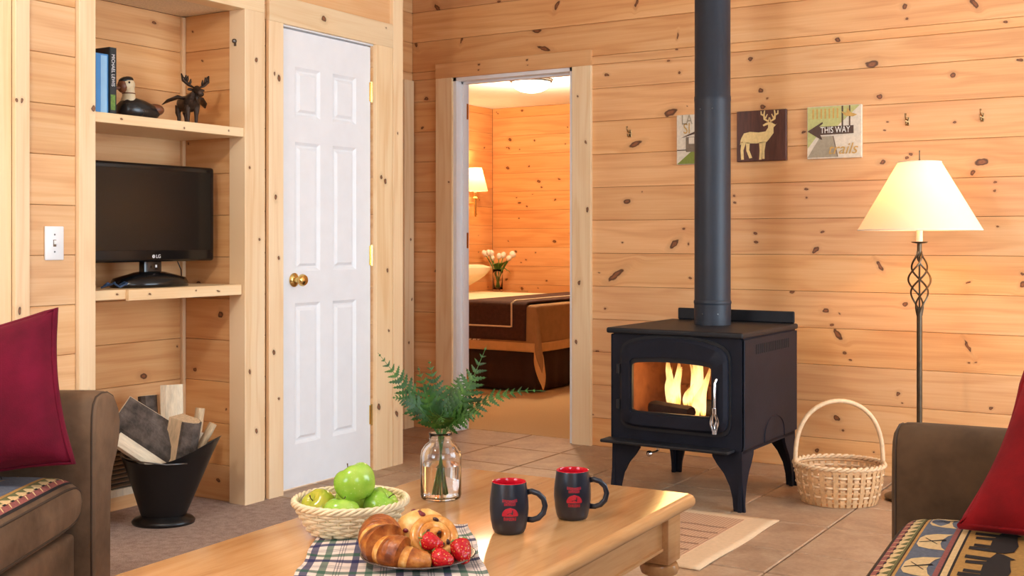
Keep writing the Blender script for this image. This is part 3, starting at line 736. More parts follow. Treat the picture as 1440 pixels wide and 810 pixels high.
# ------------------------------------------------------------------ bedroom shell
wbl = MB().box(BRX-0.1, BRX-0.015, BW, BRY+0.1, 0, BRZ); wbl = struct(wbl.build('wall_bedroom_left', 'dark_gap'))
wbb = MB().box(BRX, -1.2, BRY+0.015, BRY+0.1, 0, BRZ); wbb = struct(wbb.build('wall_bedroom_back', 'dark_gap'))
clad(wbl, BW+0.2, BRY, 0.0, BRZ, BRX, 'left', cuts=((7.5,), (8.6,)), tint=(1, .88, .72), shift=0.03)
clad(wbb, BRX+0.003, -1.2, 0.0, BRZ, BRY, 'back', cuts=((-4.6,), (-3.8,), (-5.2, -4.0)), tint=(1, .9, .75), nk=6)
struct(MB().box(BRX-0.1, -1.2, BW+0.12, BRY+0.1, BRZ, BRZ+0.08).build('ceiling_bedroom', 'ceiling_white'))
struct(MB().box(-1.2, -1.1, BW+0.12, BRY+0.1, 0, BRZ).build('wall_bedroom_right', 'wall_pine_plain'))
struct(MB().box(BRX-0.1, AW-0.1, BW, BW+0.12, 0, BRZ).build('wall_bedroom_front', 'wall_pine_plain'))

# ================================================================== WOOD STOVE
def sup(a, b, n, cnt, cx=0.0, cz=0.0, arch=0.0):
    pts = []
    for i in range(cnt):
        th = 2*PI*(i+0.5)/cnt; c, s_ = math.cos(th), math.sin(th)
        m = (abs(c)**n+abs(s_)**n)**(-1.0/n)
        x, z = a*c*m, b*s_*m
        if z > 0: z += arch*(1-(x/a)**2)*(z/b)
        pts.append((cx+x, cz+z))
    return pts
def ring_plate(b, outer, inner, y0, y1, bev=0.0):
    n = len(outer)
    def lay(p, y): return [(x, y, z) for x, z in p]
    if bev:
        oc = [(x*(1-bev*3), 0.485+(z-0.485)*(1-bev*3)) for x, z in outer]
        vs = lay(outer, y1)+lay(outer, y0+0.012)+lay(oc, y0)+lay(inner, y0)+lay(inner, y1); k = 5
    else: vs = lay(outer, y1)+lay(outer, y0)+lay(inner, y0)+lay(inner, y1); k = 4
    fs = []
    for j in range(k):
        for i in range(n):
            a, c = j*n+i, j*n+(i+1) % n; j2 = (j+1) % k
            fs.append((a, c, j2*n+(i+1) % n, j2*n+i))
    return b.add(vs, fs)
SW, SD = 0.294, 0.316
stove = thing('wood_stove', 'black cast-iron wood stove on four legs with a lit fire behind glass', 'stove', (-1.988, 4.82, 0), R(-1))
inner = sup(0.190, 0.116, 22, 128, -0.008, 0.482, 0.014)
b = MB(); ring_plate(b, [(max(-SW, min(SW, x)), max(0.24, min(0.70, z))) for x, z in sup(SW, 0.23, 60, 128, 0, 0.47)], inner, -SD, -SD+0.012)
b.box(-SW, -SW+0.012, -SD+0.012, SD, 0.24, 0.70); b.box(SW-0.012, SW, -SD+0.012, SD, 0.24, 0.70); b.box(-SW, SW, SD-0.012, SD, 0.24, 0.70); b.box(-SW, SW, -SD, SD, 0.232, 0.244)
b.build('body', 'stove_iron', stove)
b = MB(); b.rbox(-SW-0.020, SW+0.012, -SD-0.022, SD+0.01, 0.70, 0.724, 0.008, 3); b.build('top_plate', 'black_iron', stove)
b = MB(); b.rbox(-SW+0.02, SW-0.0, SD-0.012, SD+0.002, 0.724, 0.778, 0.006, 2); b.build('rear_shield', 'black_iron', stove)
b = MB(); b.rbox(SW+0.004, SW+0.010, -SD+0.004, SD, 0.25, 0.695, 0.003, 1); sp = b.build('side_shield', 'stove_iron', stove)
b = MB()
for i in range(18): b.box(SW+0.0098, SW+0.0112, -SD+0.13+i*0.0225, -SD+0.13+i*0.0225+0.009, 0.628, 0.668)
b.build('vent_slots', 'slot_black', sp)
b = MB()
arc = [(0.02+0.0*i, 0) for i in range(0)]
pts = [(SW+0.0105, 0.03+0.12*math.cos(PI*i/16), 0.25+0.10*math.sin(PI*i/16)**0.8) for i in range(17)]
b.tube(pts, 0.0035, 6); b.build('arch_rib', 'stove_iron', sp)
MB().rbox(-SW-0.010, -SW-0.004, -SD+0.004, SD, 0.25, 0.695, 0.003, 1).build('side_shield', 'stove_iron', stove)
dr_in = sup(0.188, 0.114, 22, 128, -0.008, 0.482, 0.014)
b = MB(); ring_plate(b, sup(0.243, 0.172, 9, 128, -0.002, 0.482, 0.036), dr_in, -SD-0.034, -SD-0.001, 0.02); sdoor = b.build('stove_door', 'stove_iron', stove, smooth=True)
b = MB(); ring_plate(b, sup(0.252, 0.186, 9, 128, -0.002, 0.480, 0.036), sup(0.24, 0.168, 9, 128, -0.002, 0.482, 0.036), -SD-0.010, -SD); b.build('door_surround', 'black_iron', stove)
b = MB(); ring_plate(b, sup(0.190, 0.116, 22, 128, -0.008, 0.482, 0.014), sup(0.180, 0.101, 22, 128, -0.008, 0.478, 0.010), -SD-0.024, -SD-0.012); b.build('glass_retainer', 'black_iron', sdoor)
g_ = sup(0.183, 0.105, 22, 96, -0.008, 0.478, 0.010)
b = MB(); b.prism([(x, z) for x, z in g_], SD+0.009, SD+0.014, Matrix(((1, 0, 0, 0), (0, 0, -1, 0), (0, 1, 0, 0), (0, 0, 0, 1)))); b.build('glass_pane', 'stove_pane', sdoor)
for hz in (0.40, 0.55):
    b = MB(); b.tube([(-0.252, -SD-0.02, hz-0.02), (-0.252, -SD-0.02, hz+0.02)], 0.011, 10); b.box(-0.27, -0.235, -SD-0.012, -SD, hz-0.015, hz+0.015); b.build('hinge', 'black_iron', sdoor)
# coiled handle hanging on the right of the door
hx = 0.205
b = MB(); b.tube([(hx, -SD-0.03, 0.535), (hx, -SD-0.05, 0.535), (hx-0.004, -SD-0.056, 0.52), (hx-0.006, -SD-0.056, 0.40)], 0.005, 8); hd = b.build('door_handle', 'chrome', sdoor, smooth=True)
b = MB()
for k in range(6):
    pts = []
    for i in range(17):
        q = i/16; r_ = 0.006+0.010*math.sin(PI*min(1, q*1.05))**1.3; a = 2*PI*k/6+q*1.2
        pts.append((hx-0.006+r_*math.cos(a), -SD-0.056+r_*math.sin(a), 0.40-q*0.085))
    b.tube(pts, 0.0026, 5)
b.tube([(hx-0.006, -SD-0.056, 0.42), (hx-0.006, -SD-0.056, 0.395)], 0.009, 10)
b.build('spring_grip', 'chrome', hd, smooth=True)
b = MB(); b.rbox(-SW-0.022, SW-0.03, -SD-0.075, -SD+0.01, 0.238, 0.252, 0.005, 2); b.build('ash_lip', 'black_iron', stove)
b = MB(); b.tube([(-0.10, -SD+0.05, 0.205), (-0.10, -SD-0.03, 0.205)], 0.004, 8); b.box(-0.104, -0.096, -SD+0.04, -SD+0.055, 0.205, 0.234); b.lathe([(0.004, 0), (0.012, 0.004), (0.013, 0.012), (0.006, 0.02)], 12, Matrix.Translation((-0.10, -SD-0.028, 0.205)) @ Matrix.Rotation(R(90), 4, 'X')); b.build('air_control', 'chrome', stove, smooth=True)
# legs: two flat wings meeting in an L, curved inner edge
lp = [(0, 0.24), (-0.002, 0.12), (-0.012, 0.0), (0.036, 0.0), (0.040, 0.05), (0.052, 0.10), (0.078, 0.15), (0.108, 0.185), (0.128, 0.215), (0.132, 0.24)]
for sx in (-1, 1):
    for sy in (-1, 1):
        b = MB(); T = 0.014
        m1 = Matrix(((-sx, 0, 0, sx*SW), (0, 0, -sy, sy*SD), (0, 1, 0, 0), (0, 0, 0, 1)))
        m2 = Matrix(((0, 0, -sx, sx*SW), (-sy, 0, 0, sy*SD), (0, 1, 0, 0), (0, 0, 0, 1)))
        b.prism(lp, 0, T, m1); b.prism(lp, 0, T, m2); b.build('leg', 'stove_iron', stove)
# firebox lining
b = MB()
b.box(-0.275, -0.25, -0.29, 0.17, 0.29, 0.66); b.box(0.25, 0.275, -0.29, 0.17, 0.29, 0.66); b.box(-0.275, 0.275, 0.15, 0.18, 0.29, 0.66); b.box(-0.275, 0.275, -0.29, 0.17, 0.29, 0.33); b.box(-0.275, 0.275, -0.29, 0.17, 0.66, 0.68)
b.build('firebox_lining', 'firebrick', stove)
# brick courses at the back of the firebox
for r_ in range(3):
    for c_ in range(5):
        x0 = -0.25+c_*0.1+(0.05 if r_ % 2 else 0); x1 = min(x0+0.097, 0.249)
        MB().rbox(x0, x1, 0.138, 0.151, 0.335+r_*0.108, 0.335+r_*0.108+0.104, 0.003, 1).build('brick', 'firebrick', stove)
# burning logs and flames
def log_mb(L, r, seed, n=10):
    rr = random.Random(seed); b = MB(); k = [rr.uniform(0.8, 1.15) for _ in range(n)]
    def fn(p, a):
        i = int(a/(2*PI)*n) % n; return Vector((p.x*k[i], p.y*k[i], p.z))
    b.lathe([(r*0.9, 0), (r, 0.01), (r*0.95, L*0.5), (r, L-0.01), (r*0.85, L)], n, None, True, True, fn); return b
def place_log(b, p, q):
    p, q = Vector(p), Vector(q); d = (q-p).normalized(); m = Matrix.Translation(p) @ d.to_track_quat('Z', 'Y').to_matrix().to_4x4(); return xf(b, lambda v: m @ v)
SMAT = Matrix.Translation(stove.location) @ Matrix.Rotation(R(-1), 4, 'Z')
for i, (p, q, r_, lab) in enumerate([((-0.2, -0.12, 0.365), (0.02, -0.20, 0.365), 0.032, 'charred split log lying to the hinge side of the stove fire'),
                              ((-0.04, -0.03, 0.372), (0.20, -0.14, 0.368), 0.034, 'charred split log at the handle side of the stove fire'),
                              ((-0.12, 0.06, 0.366), (0.16, 0.04, 0.366), 0.032, 'blackened log lying at the back of the stove firebox')]):
    o = place_log(log_mb((Vector(q)-Vector(p)).length, r_, i), p, q); xf(o, lambda v: SMAT @ v); tag(o.build('burning_log', 'char', smooth=True), lab, 'log', 'logs burning in the stove')
fire = thing('fire', 'orange and yellow flames burning in the stove', 'fire', tuple(SMAT @ Vector((-0.012, -0.06, 0.345))), R(-1))
def flame(x, y, z0, h, r, seed, lean=0.0, flat=0.6):
    rr = random.Random(seed); b = MB(); n = 12; ph = rr.uniform(0, 6)
    prof = []
    for j in range(15):
        q = j/14; w = r*(math.sin(PI*min(1, q*0.55+0.18))**1.2)*(1-q**1.6)**0.8 + 0.001
        prof.append((w, q*h))
    def fn(p, a):
        q = p.z/h; return Vector((p.x*(1+0.25*math.sin(3*a+ph+q*5))+x+lean*q*q+0.25*r*math.sin(q*7+ph)*q, p.y*flat+y+0.2*r*math.cos(q*5+ph), p.z+z0))
    b.lathe(prof, n, None, True, True, fn); return b
for a in [(-0.130, -0.02, 0.03, 0.17, 0.017, 1, 0.015), (-0.112, -0.04, 0.03, 0.235, 0.020, 2, -0.005), (-0.095, -0.01, 0.03, 0.215, 0.017, 11, 0.01), (-0.078, -0.03, 0.03, 0.17, 0.015, 3, 0.012), (-0.045, -0.03, 0.03, 0.10, 0.013, 4, 0.035), (-0.02, -0.03, 0.03, 0.13, 0.013, 12, 0.03),
          (-0.005, -0.02, 0.05, 0.20, 0.018, 5, -0.025), (0.015, -0.04, 0.04, 0.255, 0.022, 6, -0.012), (0.032, -0.02, 0.03, 0.245, 0.020, 13, -0.02), (0.048, -0.05, 0.0, 0.22, 0.019, 7, 0.03), (0.030, -0.08, -0.005, 0.15, 0.018, 8, 0.03), (0.018, -0.07, -0.005, 0.12, 0.015, 14, 0.02)]:
    flame(*a).build('flame', 'flame', fire, smooth='all')
b = MB()
rr = random.Random(5)
for i in range(26):
    x, y = rr.uniform(-0.16, 0.17), rr.uniform(-0.16, 0.08); b.rbox(x-0.008, x+0.008, y-0.008, y+0.008, -0.014, rr.uniform(-0.006, 0.004), 0.003, 1)
o = b.build('embers', 'ember', fire); o['kind'] = 'stuff'
fl_ = D.lights.new('fire_glow', 'POINT'); fl_.energy = 2.4; fl_.color = (1, 0.48, 0.16); fl_.shadow_soft_size = 0.06
fo = D.objects.new('fire_glow', fl_); fo.parent = fire; fo.location = (0.0, -0.10, 0.17); COL.objects.link(fo)

# stove pipe
pc = rd((1002-720)/F_PX*5.20, 5.20)
pipe = thing('stove_pipe', 'tall round black stove pipe rising from the stove top', 'stove pipe', (pc.x, pc.y, 0.724))
b = MB(); b.lathe([(0.081, 0.0), (0.081, 0.10)], 40, None, False, False); b.lathe([(0.0815, 0.0), (0.0815, 0.012)], 40); b.lathe([(0.0795, 0.085), (0.083, 0.095), (0.083, 0.103), (0.0795, 0.11)], 40, None, False, False); b.build('collar', 'pipe_iron', pipe, smooth=True)
MB().lathe([(0.0795, 0.10), (0.0795, 1.00)], 48, None, True, True).build('lower_section', 'pipe_iron', pipe, smooth=True)
MB().lathe([(0.0805, 0.99), (0.0805, 1.01), (0.0785, 1.013), (0.0785, CZ-0.724)], 48, None, True, True).build('upper_section', 'pipe_iron', pipe, smooth=True)
for (a, z) in ((-1.9, 0.95), (-1.2, 0.95), (-1.75, 0.05), (-0.9, 0.05)):
    MB().lathe([(0.004, 0), (0.003, 0.003)], 8, Matrix.Translation((0.080*math.cos(a), 0.080*math.sin(a), z)) @ Matrix.Rotation(a, 4, 'Z') @ Matrix.Rotation(R(90), 4, 'Y')).build('screw', 'dull_metal', pipe)

# ================================================================== FLOOR LAMP
lp_ = rd((1293-720)/F_PX*4.95, 4.95)
lamp = thing('floor_lamp', 'tall bronze floor lamp with twisted cage stem and cream cone shade', 'floor lamp', (lp_.x, lp_.y, 0))
ZB, ZT = 1.139, 1.428
MB().lathe([(0.14, 0), (0.142, 0.012), (0.12, 0.022), (0.05, 0.03), (0.02, 0.05), (0.014, 0.06)], 32).build('base', 'lamp_bronze', lamp, smooth=True)
b = MB(); b.lathe([(0.0115, 0.05), (0.0115, 0.80)], 14); b.lathe([(0.004, 0.80), (0.004, 1.05)], 8); b.lathe([(0.010, 1.03), (0.010, 1.085)], 14); b.lathe([(0.0135, 0.795), (0.0135, 0.81)], 12); b.build('pole', 'lamp_bronze', lamp, smooth=True)
for k in range(4):
    pts = []
    for i in range(33):
        q = i/32; z = 0.78+q*0.27; r_ = 0.009+0.041*math.sin(PI*q)**1.35*(0.55+0.62*q); a = 2*PI*k/4+q*2*PI*0.95
        pts.append((r_*math.cos(a), r_*math.sin(a), z))
    MB().tube(pts, 0.0042, 6).build('cage_rod', 'lamp_bronze', lamp, smooth=True)
MB().lathe([(0.008, 1.083), (0.030, 1.087), (0.034, 1.091), (0.010, 1.092)], 24).build('drip_dish', 'lamp_bronze', lamp, smooth=True)
MB().lathe([(0.0135, 1.092), (0.0135, 1.20)], 16).build('candle_sleeve', 'wax_white', lamp, smooth=True)
b = MB(); b.lathe([(0.012, 1.20), (0.030, 1.235), (0.033, 1.26), (0.024, 1.285), (0.008, 1.298)], 16); b.build('bulb', 'bulb', lamp, smooth='all')
b = MB(); pr = [(0.249, ZB), (0.0865, ZT)]
b.lathe([(0.249, ZB), (0.2505, ZB+0.004), (0.088, ZT-0.002), (0.0865, ZT)], 64, None, False, False)
shd = b.build('lamp_shade', 'shade', lamp, smooth='all')
MB().tube([(0.2495*math.cos(2*PI*i/48), 0.2495*math.sin(2*PI*i/48), ZB+0.002) for i in range(48)], 0.003, 6, True).build('shade_trim', 'linen', shd, smooth='all'); b = MB(); b.tube([(0.0870*math.cos(2*PI*i/32), 0.0870*math.sin(2*PI*i/32), ZT-0.001) for i in range(32)], 0.003, 6, True); b.build('shade_trim', 'linen', shd, smooth='all')
b = MB(); b.tube([(0.012, 0, 1.20), (0.045, 0, 1.25), (0.04, 0, 1.34), (0, 0, ZT-0.004), (-0.04, 0, 1.34), (-0.045, 0, 1.25), (-0.012, 0, 1.20)], 0.002, 6)
for k in range(3): a = 2*PI*k/3; b.tube([(0, 0, ZT-0.006), (0.0865*math.cos(a), 0.0865*math.sin(a), ZT-0.003)], 0.0018, 6)
b.build('harp', 'lamp_bronze', lamp)
MB().lathe([(0.003, ZT-0.006), (0.0055, ZT+0.004), (0.0025, ZT+0.014), (0.002, ZT+0.04), (0.003, ZT+0.046), (0.001, ZT+0.05)], 10).build('finial', 'lamp_bronze', lamp, smooth=True)
ll = D.lights.new('lamp_light', 'POINT'); ll.energy = 8; ll.color = (1, 0.52, 0.2); ll.shadow_soft_size = 0.035
lo = D.objects.new('lamp_light', ll); lo.parent = lamp; lo.location = (0, 0, 1.315); COL.objects.link(lo)

# ================================================================== COFFEE TABLE
TZ = 0.45
TW, TL = 0.735, 1.42
TRZ = R(2.2)
tdir = Vector((-math.sin(TRZ), math.cos(TRZ), 0))
tfar = Vector((-1.545, 2.79, 0)); tc_ = tfar - tdir*(TL/2)
table = thing('coffee_table', 'honey-coloured wooden coffee table with turned legs, set for breakfast', 'table', (tc_.x, tc_.y, 0), TRZ)
def rprof(b, w, l, z0, z1, rr=0.02):
    """table top with rounded corners and bullnose edge"""
    rings = []
    for (ins, z) in ((0.012, z0), (0.004, z0+0.004), (0.0, z0+0.012), (0.001, z1-0.012), (0.007, z1-0.004), (0.016, z1)):
        pts = []
        for (cx, cy, a0) in ((1, 1, 0), (-1, 1, 90), (-1, -1, 180), (1, -1, 270)):
            for k in range(5):
                a = R(a0+k*22.5); pts.append((cx*(w/2-rr)+(rr-ins)*math.cos(a), cy*(l/2-rr)+(rr-ins)*math.sin(a), z))
        rings.append(pts)
    n = len(rings[0]); vs = sum(rings, []); fs = [tuple(reversed(range(n))), tuple(range((len(rings)-1)*n, len(rings)*n))]
    for j in range(len(rings)-1): fs += [(j*n+i, j*n+(i+1) % n, (j+1)*n+(i+1) % n, (j+1)*n+i) for i in range(n)]
    return b.add(vs, fs)
rprof(MB(), TW, TL, TZ-0.034, TZ).build('table_top', 'table_wood', table, smooth=True)
b = MB(); ins = 0.05
for (x0, x1, y0, y1) in ((-TW/2+ins, -TW/2+ins+0.02, -TL/2+ins, TL/2-ins), (TW/2-ins-0.02, TW/2-ins, -TL/2+ins, TL/2-ins), (-TW/2+ins, TW/2-ins, -TL/2+ins, -TL/2+ins+0.02), (-TW/2+ins, TW/2-ins, TL/2-ins-0.02, TL/2-ins)):
    b.box(x0, x1, y0, y1, TZ-0.125, TZ-0.034)
ap = b.build('apron', 'table_wood', table)
MB().box(TW/2-ins, TW/2-ins+0.008, -TL/2+0.13, TL/2-0.13, TZ-0.125, TZ-0.118).build('bead', 'table_wood', ap); MB().box(-TW/2+ins-0.008, -TW/2+ins, -TL/2+0.13, TL/2-0.13, TZ-0.125, TZ-0.118).build('bead', 'table_wood', ap)
for sx in (-1, 1):
    for sy in (-1, 1):
        b = MB(); lx, ly = sx*(TW/2-0.075), sy*(TL/2-0.075)
        b.rbox(lx-0.042, lx+0.042, ly-0.042, ly+0.042, TZ-0.165, TZ-0.034, 0.006, 2)
        b.lathe([(0.030, TZ-0.165), (0.046, TZ-0.170), (0.050, TZ-0.182), (0.046, TZ-0.194), (0.030, TZ-0.200), (0.028, TZ-0.208), (0.044, TZ-0.222), (0.052, TZ-0.245), (0.050, TZ-0.275), (0.036, TZ-0.32), (0.027, TZ-0.345), (0.025, TZ-0.36), (0.036, TZ-0.368), (0.036, TZ-0.378), (0.026, TZ-0.386), (0.036, TZ-0.405), (0.038, TZ-0.425), (0.026, 0.0)], 24, Matrix.Translation((lx, ly, 0)))
        b.build('leg', 'table_wood', table, smooth=True)

# ================================================================== SOFAS
SEC = [(0.0, 0.06), (0.0, 0.30), (0.0, 0.56), (0.002, 0.61), (0.012, 0.642), (0.035, 0.662), (0.075, 0.668), (0.125, 0.664), (0.17, 0.648), (0.203, 0.615), (0.217, 0.575), (0.210, 0.525), (0.187, 0.48), (0.157, 0.445), (0.137, 0.41), (0.130, 0.30), (0.128, 0.06)]
CX0, CZ0, CZ1 = -0.62, 0.285, 0.452
def cushion_top(x, y, x0, x1, y0, y1, z0, z1):
    X = abs(2*(x-(x0+x1)/2)/(x1-x0)); Y = abs(2*(y-(y0+y1)/2)/(y1-y0)); h = (z1-z0)/2
    X, Y = min(X, 1), min(Y, 1)
    return (z0+z1)/2 + h*(1-X**9)**(1/4)*(1-Y**9)**(1/4) + 0.008*(1-X*X)*(1-Y*Y)
def cushion(b, x0, x1, y0, y1, z0, z1, n=26):
    def sp(t): s_ = 2*t-1; return (1-(1-abs(s_))**1.9)*(1 if s_ >= 0 else -1)
    def top(u, v):
        x = (x0+x1)/2+sp(u)*(x1-x0)/2; y = (y0+y1)/2+sp(v)*(y1-y0)/2; return (x, y, cushion_top(x, y, x0, x1, y0, y1, z0, z1))
    def bot(u, v):
        x, y, z = top(u, v); return (x, y, z0+z1-z)
    b.grid(top, n, n); b.grid(bot, n, n); return b
def sofa(label, loc, rz, L, side, fab, ah=1.0, depth=0.86):
    """local x = out of the front, seat between y=0 and y=side*L away from the far arm (arm at y on the other side)"""
    s_ = thing('sofa', label, 'sofa', loc, rz)
    ya, yb = (0, side*L)
    def arm(yy, out):
        b = MB(); n = len(SEC)
        st = [(-depth, 0.0), (-0.02, 0.0), (0.012, 0.002), (0.026, 0.008), (0.032, 0.018)]
        cx, cz = 0.09, 0.36
        vs = []
        for (x, ins) in st:
            for (t, z) in SEC:
                k = 1-ins/0.2; vs.append((x, yy+out*(cx+(t-cx)*k), (cz+(z-cz)*(1-ins/0.32))*(ah if z > 0.3 else 1)))
        fs = [tuple(range(n)), tuple(range((len(st)-1)*n, len(st)*n))]
        for j in range(len(st)-1): fs += [(j*n+i, j*n+(i+1) % n, (j+1)*n+(i+1) % n, (j+1)*n+i) for i in range(n)]
        o = b.add(vs, fs).build('arm', fab, s_, smooth=True)
        p = MB(); p.tube([(0.023, yy+out*(cx+(t-cx)*0.965), (cz+(z-cz)*0.98)*(ah if z > 0.3 else 1)) for t, z in SEC], 0.003, 6); p.build('arm_piping', 'seam', o, smooth='all')
    arm(ya, -side); arm(yb, side)
    lo, hi = min(ya, yb), max(ya, yb)
    b = MB(); b.rbox(-depth+0.02, -0.02, lo+0.001, hi-0.001, 0.06, 0.283, 0.015, 3); b.build('seat_rail', fab, s_, smooth=True)
    b = MB(); b.rbox(-depth, -depth+0.20, lo+0.001, hi-0.001, 0.10, 0.80, 0.05, 5); b.build('backrest', fab, s_, smooth=True)
    m = (lo+hi)/2
    nC = 2
    cw = (hi-lo)/nC
    for k in range(nC):
        y0, y1 = lo+k*cw+0.003, lo+(k+1)*cw-0.003
        c = MB(); cushion(c, CX0, 0.0, y0, y1, CZ0, CZ1); co = c.build('seat_cushion', fab, s_, smooth='all')
        far = (side > 0 and k == 0) or (side < 0 and k == nC-1)
        if far:
            s_['far_lo'] = y0; s_['far_hi'] = y1
            s_cush = co
        else:
            pass
        c2 = MB(); cushion(c2, -depth+0.17, -depth+0.33, y0, y1, 0.44, 0.86); c2.build('back_cushion', fab, s_, smooth='all')
        pp = MB()
        def edge(x, y, z): return (x, y, z)
        for sgn in (1, -1):
            pp = MB(); zz = lambda y: cushion_top(-0.006, y, CX0, 0.0, y0, y1, CZ0, CZ1)
            pp.tube([(-0.006, y, zz(y) if sgn > 0 else CZ0+CZ1-zz(y)) for y in [y0+0.004+(y1-y0-0.008)*i/30 for i in range(31)]], 0.0035, 6)
            pp.build('cushion_piping', 'seam', co, smooth='all')
    for x in (-depth+0.08, -0.08):
        for y in (lo+0.06, hi-0.06): MB().lathe([(0.022, 0), (0.03, 0.06)], 12, Matrix.Translation((x, y, 0))).build('foot', 'seam', s_)
    return s_, s_cush
class Dec:
    """woven tapestry figures lying on a cushion top"""
    def __init__(s, parent, y0, y1): s.p = parent; s.y0, s.y1 = y0, y1; s.lift = 0.0006
    def z(s, x, y, k=1): return cushion_top(x, y, CX0, 0.0, s.y0, s.y1, CZ0, CZ1)+0.0008*k
    def band(s, name, mat, xa, xb, k, ya=None, yb=None, n=30):
        ya = s.y0+0.012 if ya is None else ya; yb = s.y1-0.012 if yb is None else yb
        b = MB(); b.grid(lambda u, v: (xa+(xb-xa)*v, ya+(yb-ya)*u, s.z(xa+(xb-xa)*v, ya+(yb-ya)*u, k)), n, 3 if abs(xa-xb) < .1 else 12); return b.build(name, mat, s.p, smooth='all')
    def poly(s, name, mats, polys, cx, cy, sc_, k, rot=0.0, flip=1, sq=1.0):
        b = MB()
        for pts in polys:
            n = len(pts); w = []
            for (p, q) in pts:
                q *= sq; p *= flip; X = cx+sc_*(p*math.cos(rot)-q*math.sin(rot)); Y = cy+sc_*(p*math.sin(rot)+q*math.cos(rot)); w.append((X, Y, s.z(X, Y, k)))
            b.add(w, [tuple(range(n))])
        return b.build(name, mats, s.p)
CANOE = [[(-0.5, 0.42), (-0.36, 0.30), (-0.12, 0.22), (0.12, 0.22), (0.36, 0.30), (0.5, 0.42), (0.46, 0.0), (0.36, -0.26), (0.18, -0.36), (-0.18, -0.36), (-0.36, -0.26), (-0.46, 0.0)]]
PADDLE = [[(-0.02, -0.62), (0.02, -0.62), (0.05, 0.3), (0.09, 0.62), (-0.04, 0.62), (-0.03, 0.3)], [(-0.36, -0.06), (0.36, -0.10), (0.36, -0.05), (-0.36, -0.01)]]
BEAR = [[(-0.40, 0.10), (-0.30, 0.26), (-0.05, 0.30), (0.15, 0.26), (0.34, 0.24), (0.38, 0.32), (0.43, 0.24), (0.52, 0.12), (0.56, 0.0), (0.44, -0.04), (0.34, -0.08), (0.10, -0.14), (-0.20, -0.14), (-0.38, -0.06)],
        [(-0.38, -0.02), (-0.24, -0.02), (-0.22, -0.46), (-0.34, -0.46)], [(-0.22, -0.05), (-0.12, -0.05), (-0.10, -0.40), (-0.20, -0.40)], [(0.10, -0.05), (0.22, -0.05), (0.20, -0.42), (0.10, -0.42)], [(0.24, -0.02), (0.36, -0.02), (0.40, -0.46), (0.28, -0.46)]]
def tapestry(cush, y0, y1, flip=1, wide=1.0, plain=False):
    d = Dec(cush, y0, y1); w = wide
    x = -0.012
    d.band('tapestry_ground', 'tap_gold', -0.02, CX0+0.02, 0.5)
    d.band('border_line', 'tap_black', -0.013*w, -0.019*w, 1); d.band('border_band', 'tap_rose', -0.019*w, -0.036*w, 1); d.band('border_band', 'tap_cream', -0.036*w, -0.057*w, 1); d.band('border_line', 'tap_green', -0.057*w, -0.062*w, 1)
    d.band('blue_field', 'tap_blue', -0.071*w, -0.137*w if not plain else -0.34, 1)
    if not plain:
        d.band('border_band', 'tap_rose', -0.137*w, -0.147*w, 1); d.band('border_line', 'tap_black', -0.147*w, -0.151*w, 1); d.band('border_band', 'tap_cream', -0.151*w, -0.163*w, 1); d.band('border_line', 'tap_black', -0.163*w, -0.168*w, 1)
    # zigzag teeth in the border
    n = int((y1-y0)/(0.040*w)); b1 = MB(); b2 = MB(); b3 = MB()
    for i in range(1, n-1):
        y = y0+(i+0.5)*(y1-y0)/n; h = 0.019*w
        def P(xx, yy): return (xx, yy, d.z(xx, yy, 2))
        b1.add([P(-0.033*w, y-h*.5), P(-0.033*w, y+h*.3), P(-0.039*w, y+h*.3), P(-0.039*w, y-h*.5)], [(0, 1, 2, 3)])
        b2.add([P(-0.057*w, y-h*.8), P(-0.0565*w, y+h*.8), P(-0.041*w, y+h*.1)], [(0, 1, 2)])
        b3.add([P(-0.021*w, y-h*.1), P(-0.021*w, y+h*.1), P(-0.034*w, y+h*.9), P(-0.034*w, y+h*.6)], [(0, 1, 2, 3)])
    for bb, nm, mt in ((b1, 'border_dashes', 'tap_black'), (b2, 'border_teeth', 'tap_green'), (b3, 'border_stitches', 'tap_cream')):
        o = bb.build(nm, mt, cush); o['kind'] = 'stuff'
    if plain:
        for i in range(3):
            y = y0+(i+0.5)*(y1-y0)/3+0.03
            d.poly('canoe_motif', 'tap_gold', CANOE, -0.19, y, 0.20, 2, R(90), flip, 0.5); d.poly('canoe_rim', 'tap_cream', [[(-0.5, 0.42), (-0.36, 0.30), (-0.12, 0.22), (0.12, 0.22), (0.36, 0.30), (0.5, 0.42), (0.36, 0.36), (0.12, 0.28), (-0.12, 0.28), (-0.36, 0.36)]], -0.19, y, 0.20, 3, R(90), flip, 0.5); d.poly('paddle_motif', 'tap_black', PADDLE, -0.19, y, 0.12, 3, R(118), flip, 0.55)
        return
    m = max(2, int((y1-y0)/(0.175*w)))
    for i in range(m):
        y = y0+(i+0.5)*(y1-y0)/m
        d.poly('canoe_motif', 'tap_cream', CANOE, -0.104*w, y, 0.15*w, 2, R(90), flip, 0.54); d.poly('paddle_motif', 'tap_black', PADDLE, -0.104*w, y, 0.085*w, 3, R(118), flip, 0.55)
    m = max(2, int((y1-y0)/0.21))
    for i in range(m):
        y = y0+(i+0.35)*(y1-y0)/m
        d.poly('bear_motif', 'tap_black', BEAR, -0.235*w if w == 1 else -0.36, y, 0.22, 2, R(90), flip, 0.55)
        d.poly('bear_motif', 'tap_black', BEAR, (-0.235*w if w == 1 else -0.36)-0.14, y+0.08, 0.19, 2, R(90), flip, 0.58)
lsp = rd(-1.198, 3.27)
sofaL, cushL = sofa('brown suede sofa with a canoe-patterned blue seat, beside the wood niche', (lsp.x, lsp.y, 0), R(31.2), 1.5, -1, 'suede', 1.0, 0.74)
tapestry(cushL, sofaL['far_lo'], sofaL['far_hi'], 1, 1.15, True)
rsp = Vector((-0.684, 2.905, 0))
